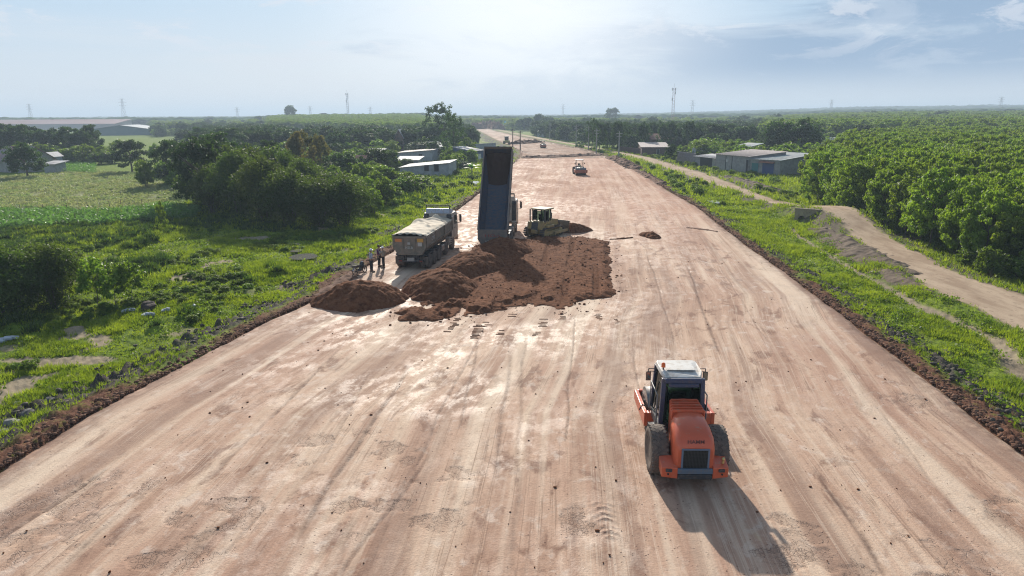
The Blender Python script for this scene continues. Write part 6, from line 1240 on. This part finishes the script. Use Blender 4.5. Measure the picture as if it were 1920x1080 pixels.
rock(600, 553, .22, 'single round clod left of the separate soil heap', M_SOIL, 'soil_clod', 'clod')
M_DEB = mat('pale_debris', (.45, .48, .52), .7)
for px, py, l_, w_, rz_, lb in [(15, 636, 1.0, .5, .4, 'crumpled white sacks at the left edge below the dark bamboo'), (240, 583, .8, .35, .3, 'broken pale concrete slab in the weeds right of the young trees'), (278, 590, .9, .35, -.2, 'second pale slab below the hay heap'), (310, 582, .5, .3, .1, 'short pale slab right of the hay heap'), (361, 577, .35, .2, .8, 'single white scrap on the grass')]:
    x, y = G(px, py, -1.1); t = MB(); M = Matrix.Rotation(R(14), 4, 'X')
    for k in range(3): t.box(-l_/2+k*l_*.3, -l_/2+k*l_*.3+l_*.45, -w_/2+.1*k, w_/2-.08*k, .04*k, .14+.07*k, .03, M @ Matrix.Rotation(R(8*k-6), 4, 'Y'))
    o = t.build('debris', M_DEB); o.location = (x, y, -1.15); o.rotation_euler = (0, 0, rz_); tag(o, lb, 'rubble')
M_WAT = mat('still_water', (.20, .19, .16), .06, spec=.8)
def puddle(px, py, rx_, ry_, z_, rz_=0):
    x, y = G(px, py, z_); n = 40; V = [(x, y, z_)]
    for k in range(n):
        a = 2*math.pi*k/n; q = .65 + .6*float(fbm(np.array([math.cos(a)*1.3+px]), np.array([math.sin(a)*1.3]), 3, 5)[0]); u0, v0 = rx_*q*math.cos(a), ry_*q*math.sin(a); V.append((x + u0*math.cos(rz_) - v0*math.sin(rz_), y + u0*math.sin(rz_) + v0*math.cos(rz_), z_))
    o = link('puddle', np_mesh('puddle', V, [(0, k+1, (k+1) % n+1) for k in range(n)], M_WAT)); tag(o, kind='structure')
puddle(568, 481, 1.3, 1.5, -.92); puddle(555, 470, .6, .9, -.95); puddle(1340, 378, .8, 2.2, -.30); puddle(898, 343, .9, 3.5, -.3, .2)
# palms and banana plants in the village
def banana(px, py, h, label, z0=-1.2):
    x, y = G(px, py, z0); t = thing('banana_plant', label, 'plant', (x, y, z0), rr_.random()*6); b = MB(); b.tube((0, 0, 0), (0, 0, h*.4), .16, .10, 7); b.build('stem', mat('green_stem', (.16, .2, .07), .7), t); V = []; Fc = []
    for k in range(11):
        a = k*2.4; el = .5 + .9*rr_.random(); l_ = h*.75; b0 = len(V)
        for i in range(7):
            s_ = i/6; rad_ = l_*s_*math.cos(el*(1-s_*.3)); zz = h*.38 + l_*(math.sin(el)*s_ - .55*s_*s_); w_ = .34*h/4*math.sin(math.pi*min(1, s_*.92+.06)); c_, s2 = math.cos(a), math.sin(a); V += [(rad_*c_ - w_*s2, rad_*s2 + w_*c_, zz-.1*w_), (rad_*c_, rad_*s2, zz), (rad_*c_ + w_*s2, rad_*s2 - w_*c_, zz-.1*w_)]
        Fc += [(b0+3*i+j, b0+3*i+j+1, b0+3*i+j+4, b0+3*i+j+3) for i in range(6) for j in (0, 1)]
    link('leaves', np_mesh('leaves', V, Fc, M_CRN, True), t)
banana(1422, 322, 5.5, 'banana plant with pale leaves growing behind the long block shed', -.9); banana(885, 330, 4.0, 'star shaped banana plant on the grass left of the raised truck body'); banana(706, 304, 5.5, 'tall banana plant beside the arched tin roof'); banana(62, 312, 5.5, 'banana plant between the two old farm houses')
# ---------------------------------------------------------------- humid air
hb = MB().box(-9500, 9500, -60, 9500, -6, 75)
hm = bpy.data.materials.new('haze'); hm.use_nodes = True; t = hm.node_tree; t.nodes.clear(); o = t.nodes.new('ShaderNodeOutputMaterial'); pv = t.nodes.new('ShaderNodeVolumePrincipled')
pv.inputs['Color'].default_value = (.64, .79, .95, 1); pv.inputs['Density'].default_value = HAZE; pv.inputs['Anisotropy'].default_value = .15
t.links.new(pv.outputs[0], o.inputs['Volume'])
hz = hb.build('haze', hm); tag(hz, kind='stuff')
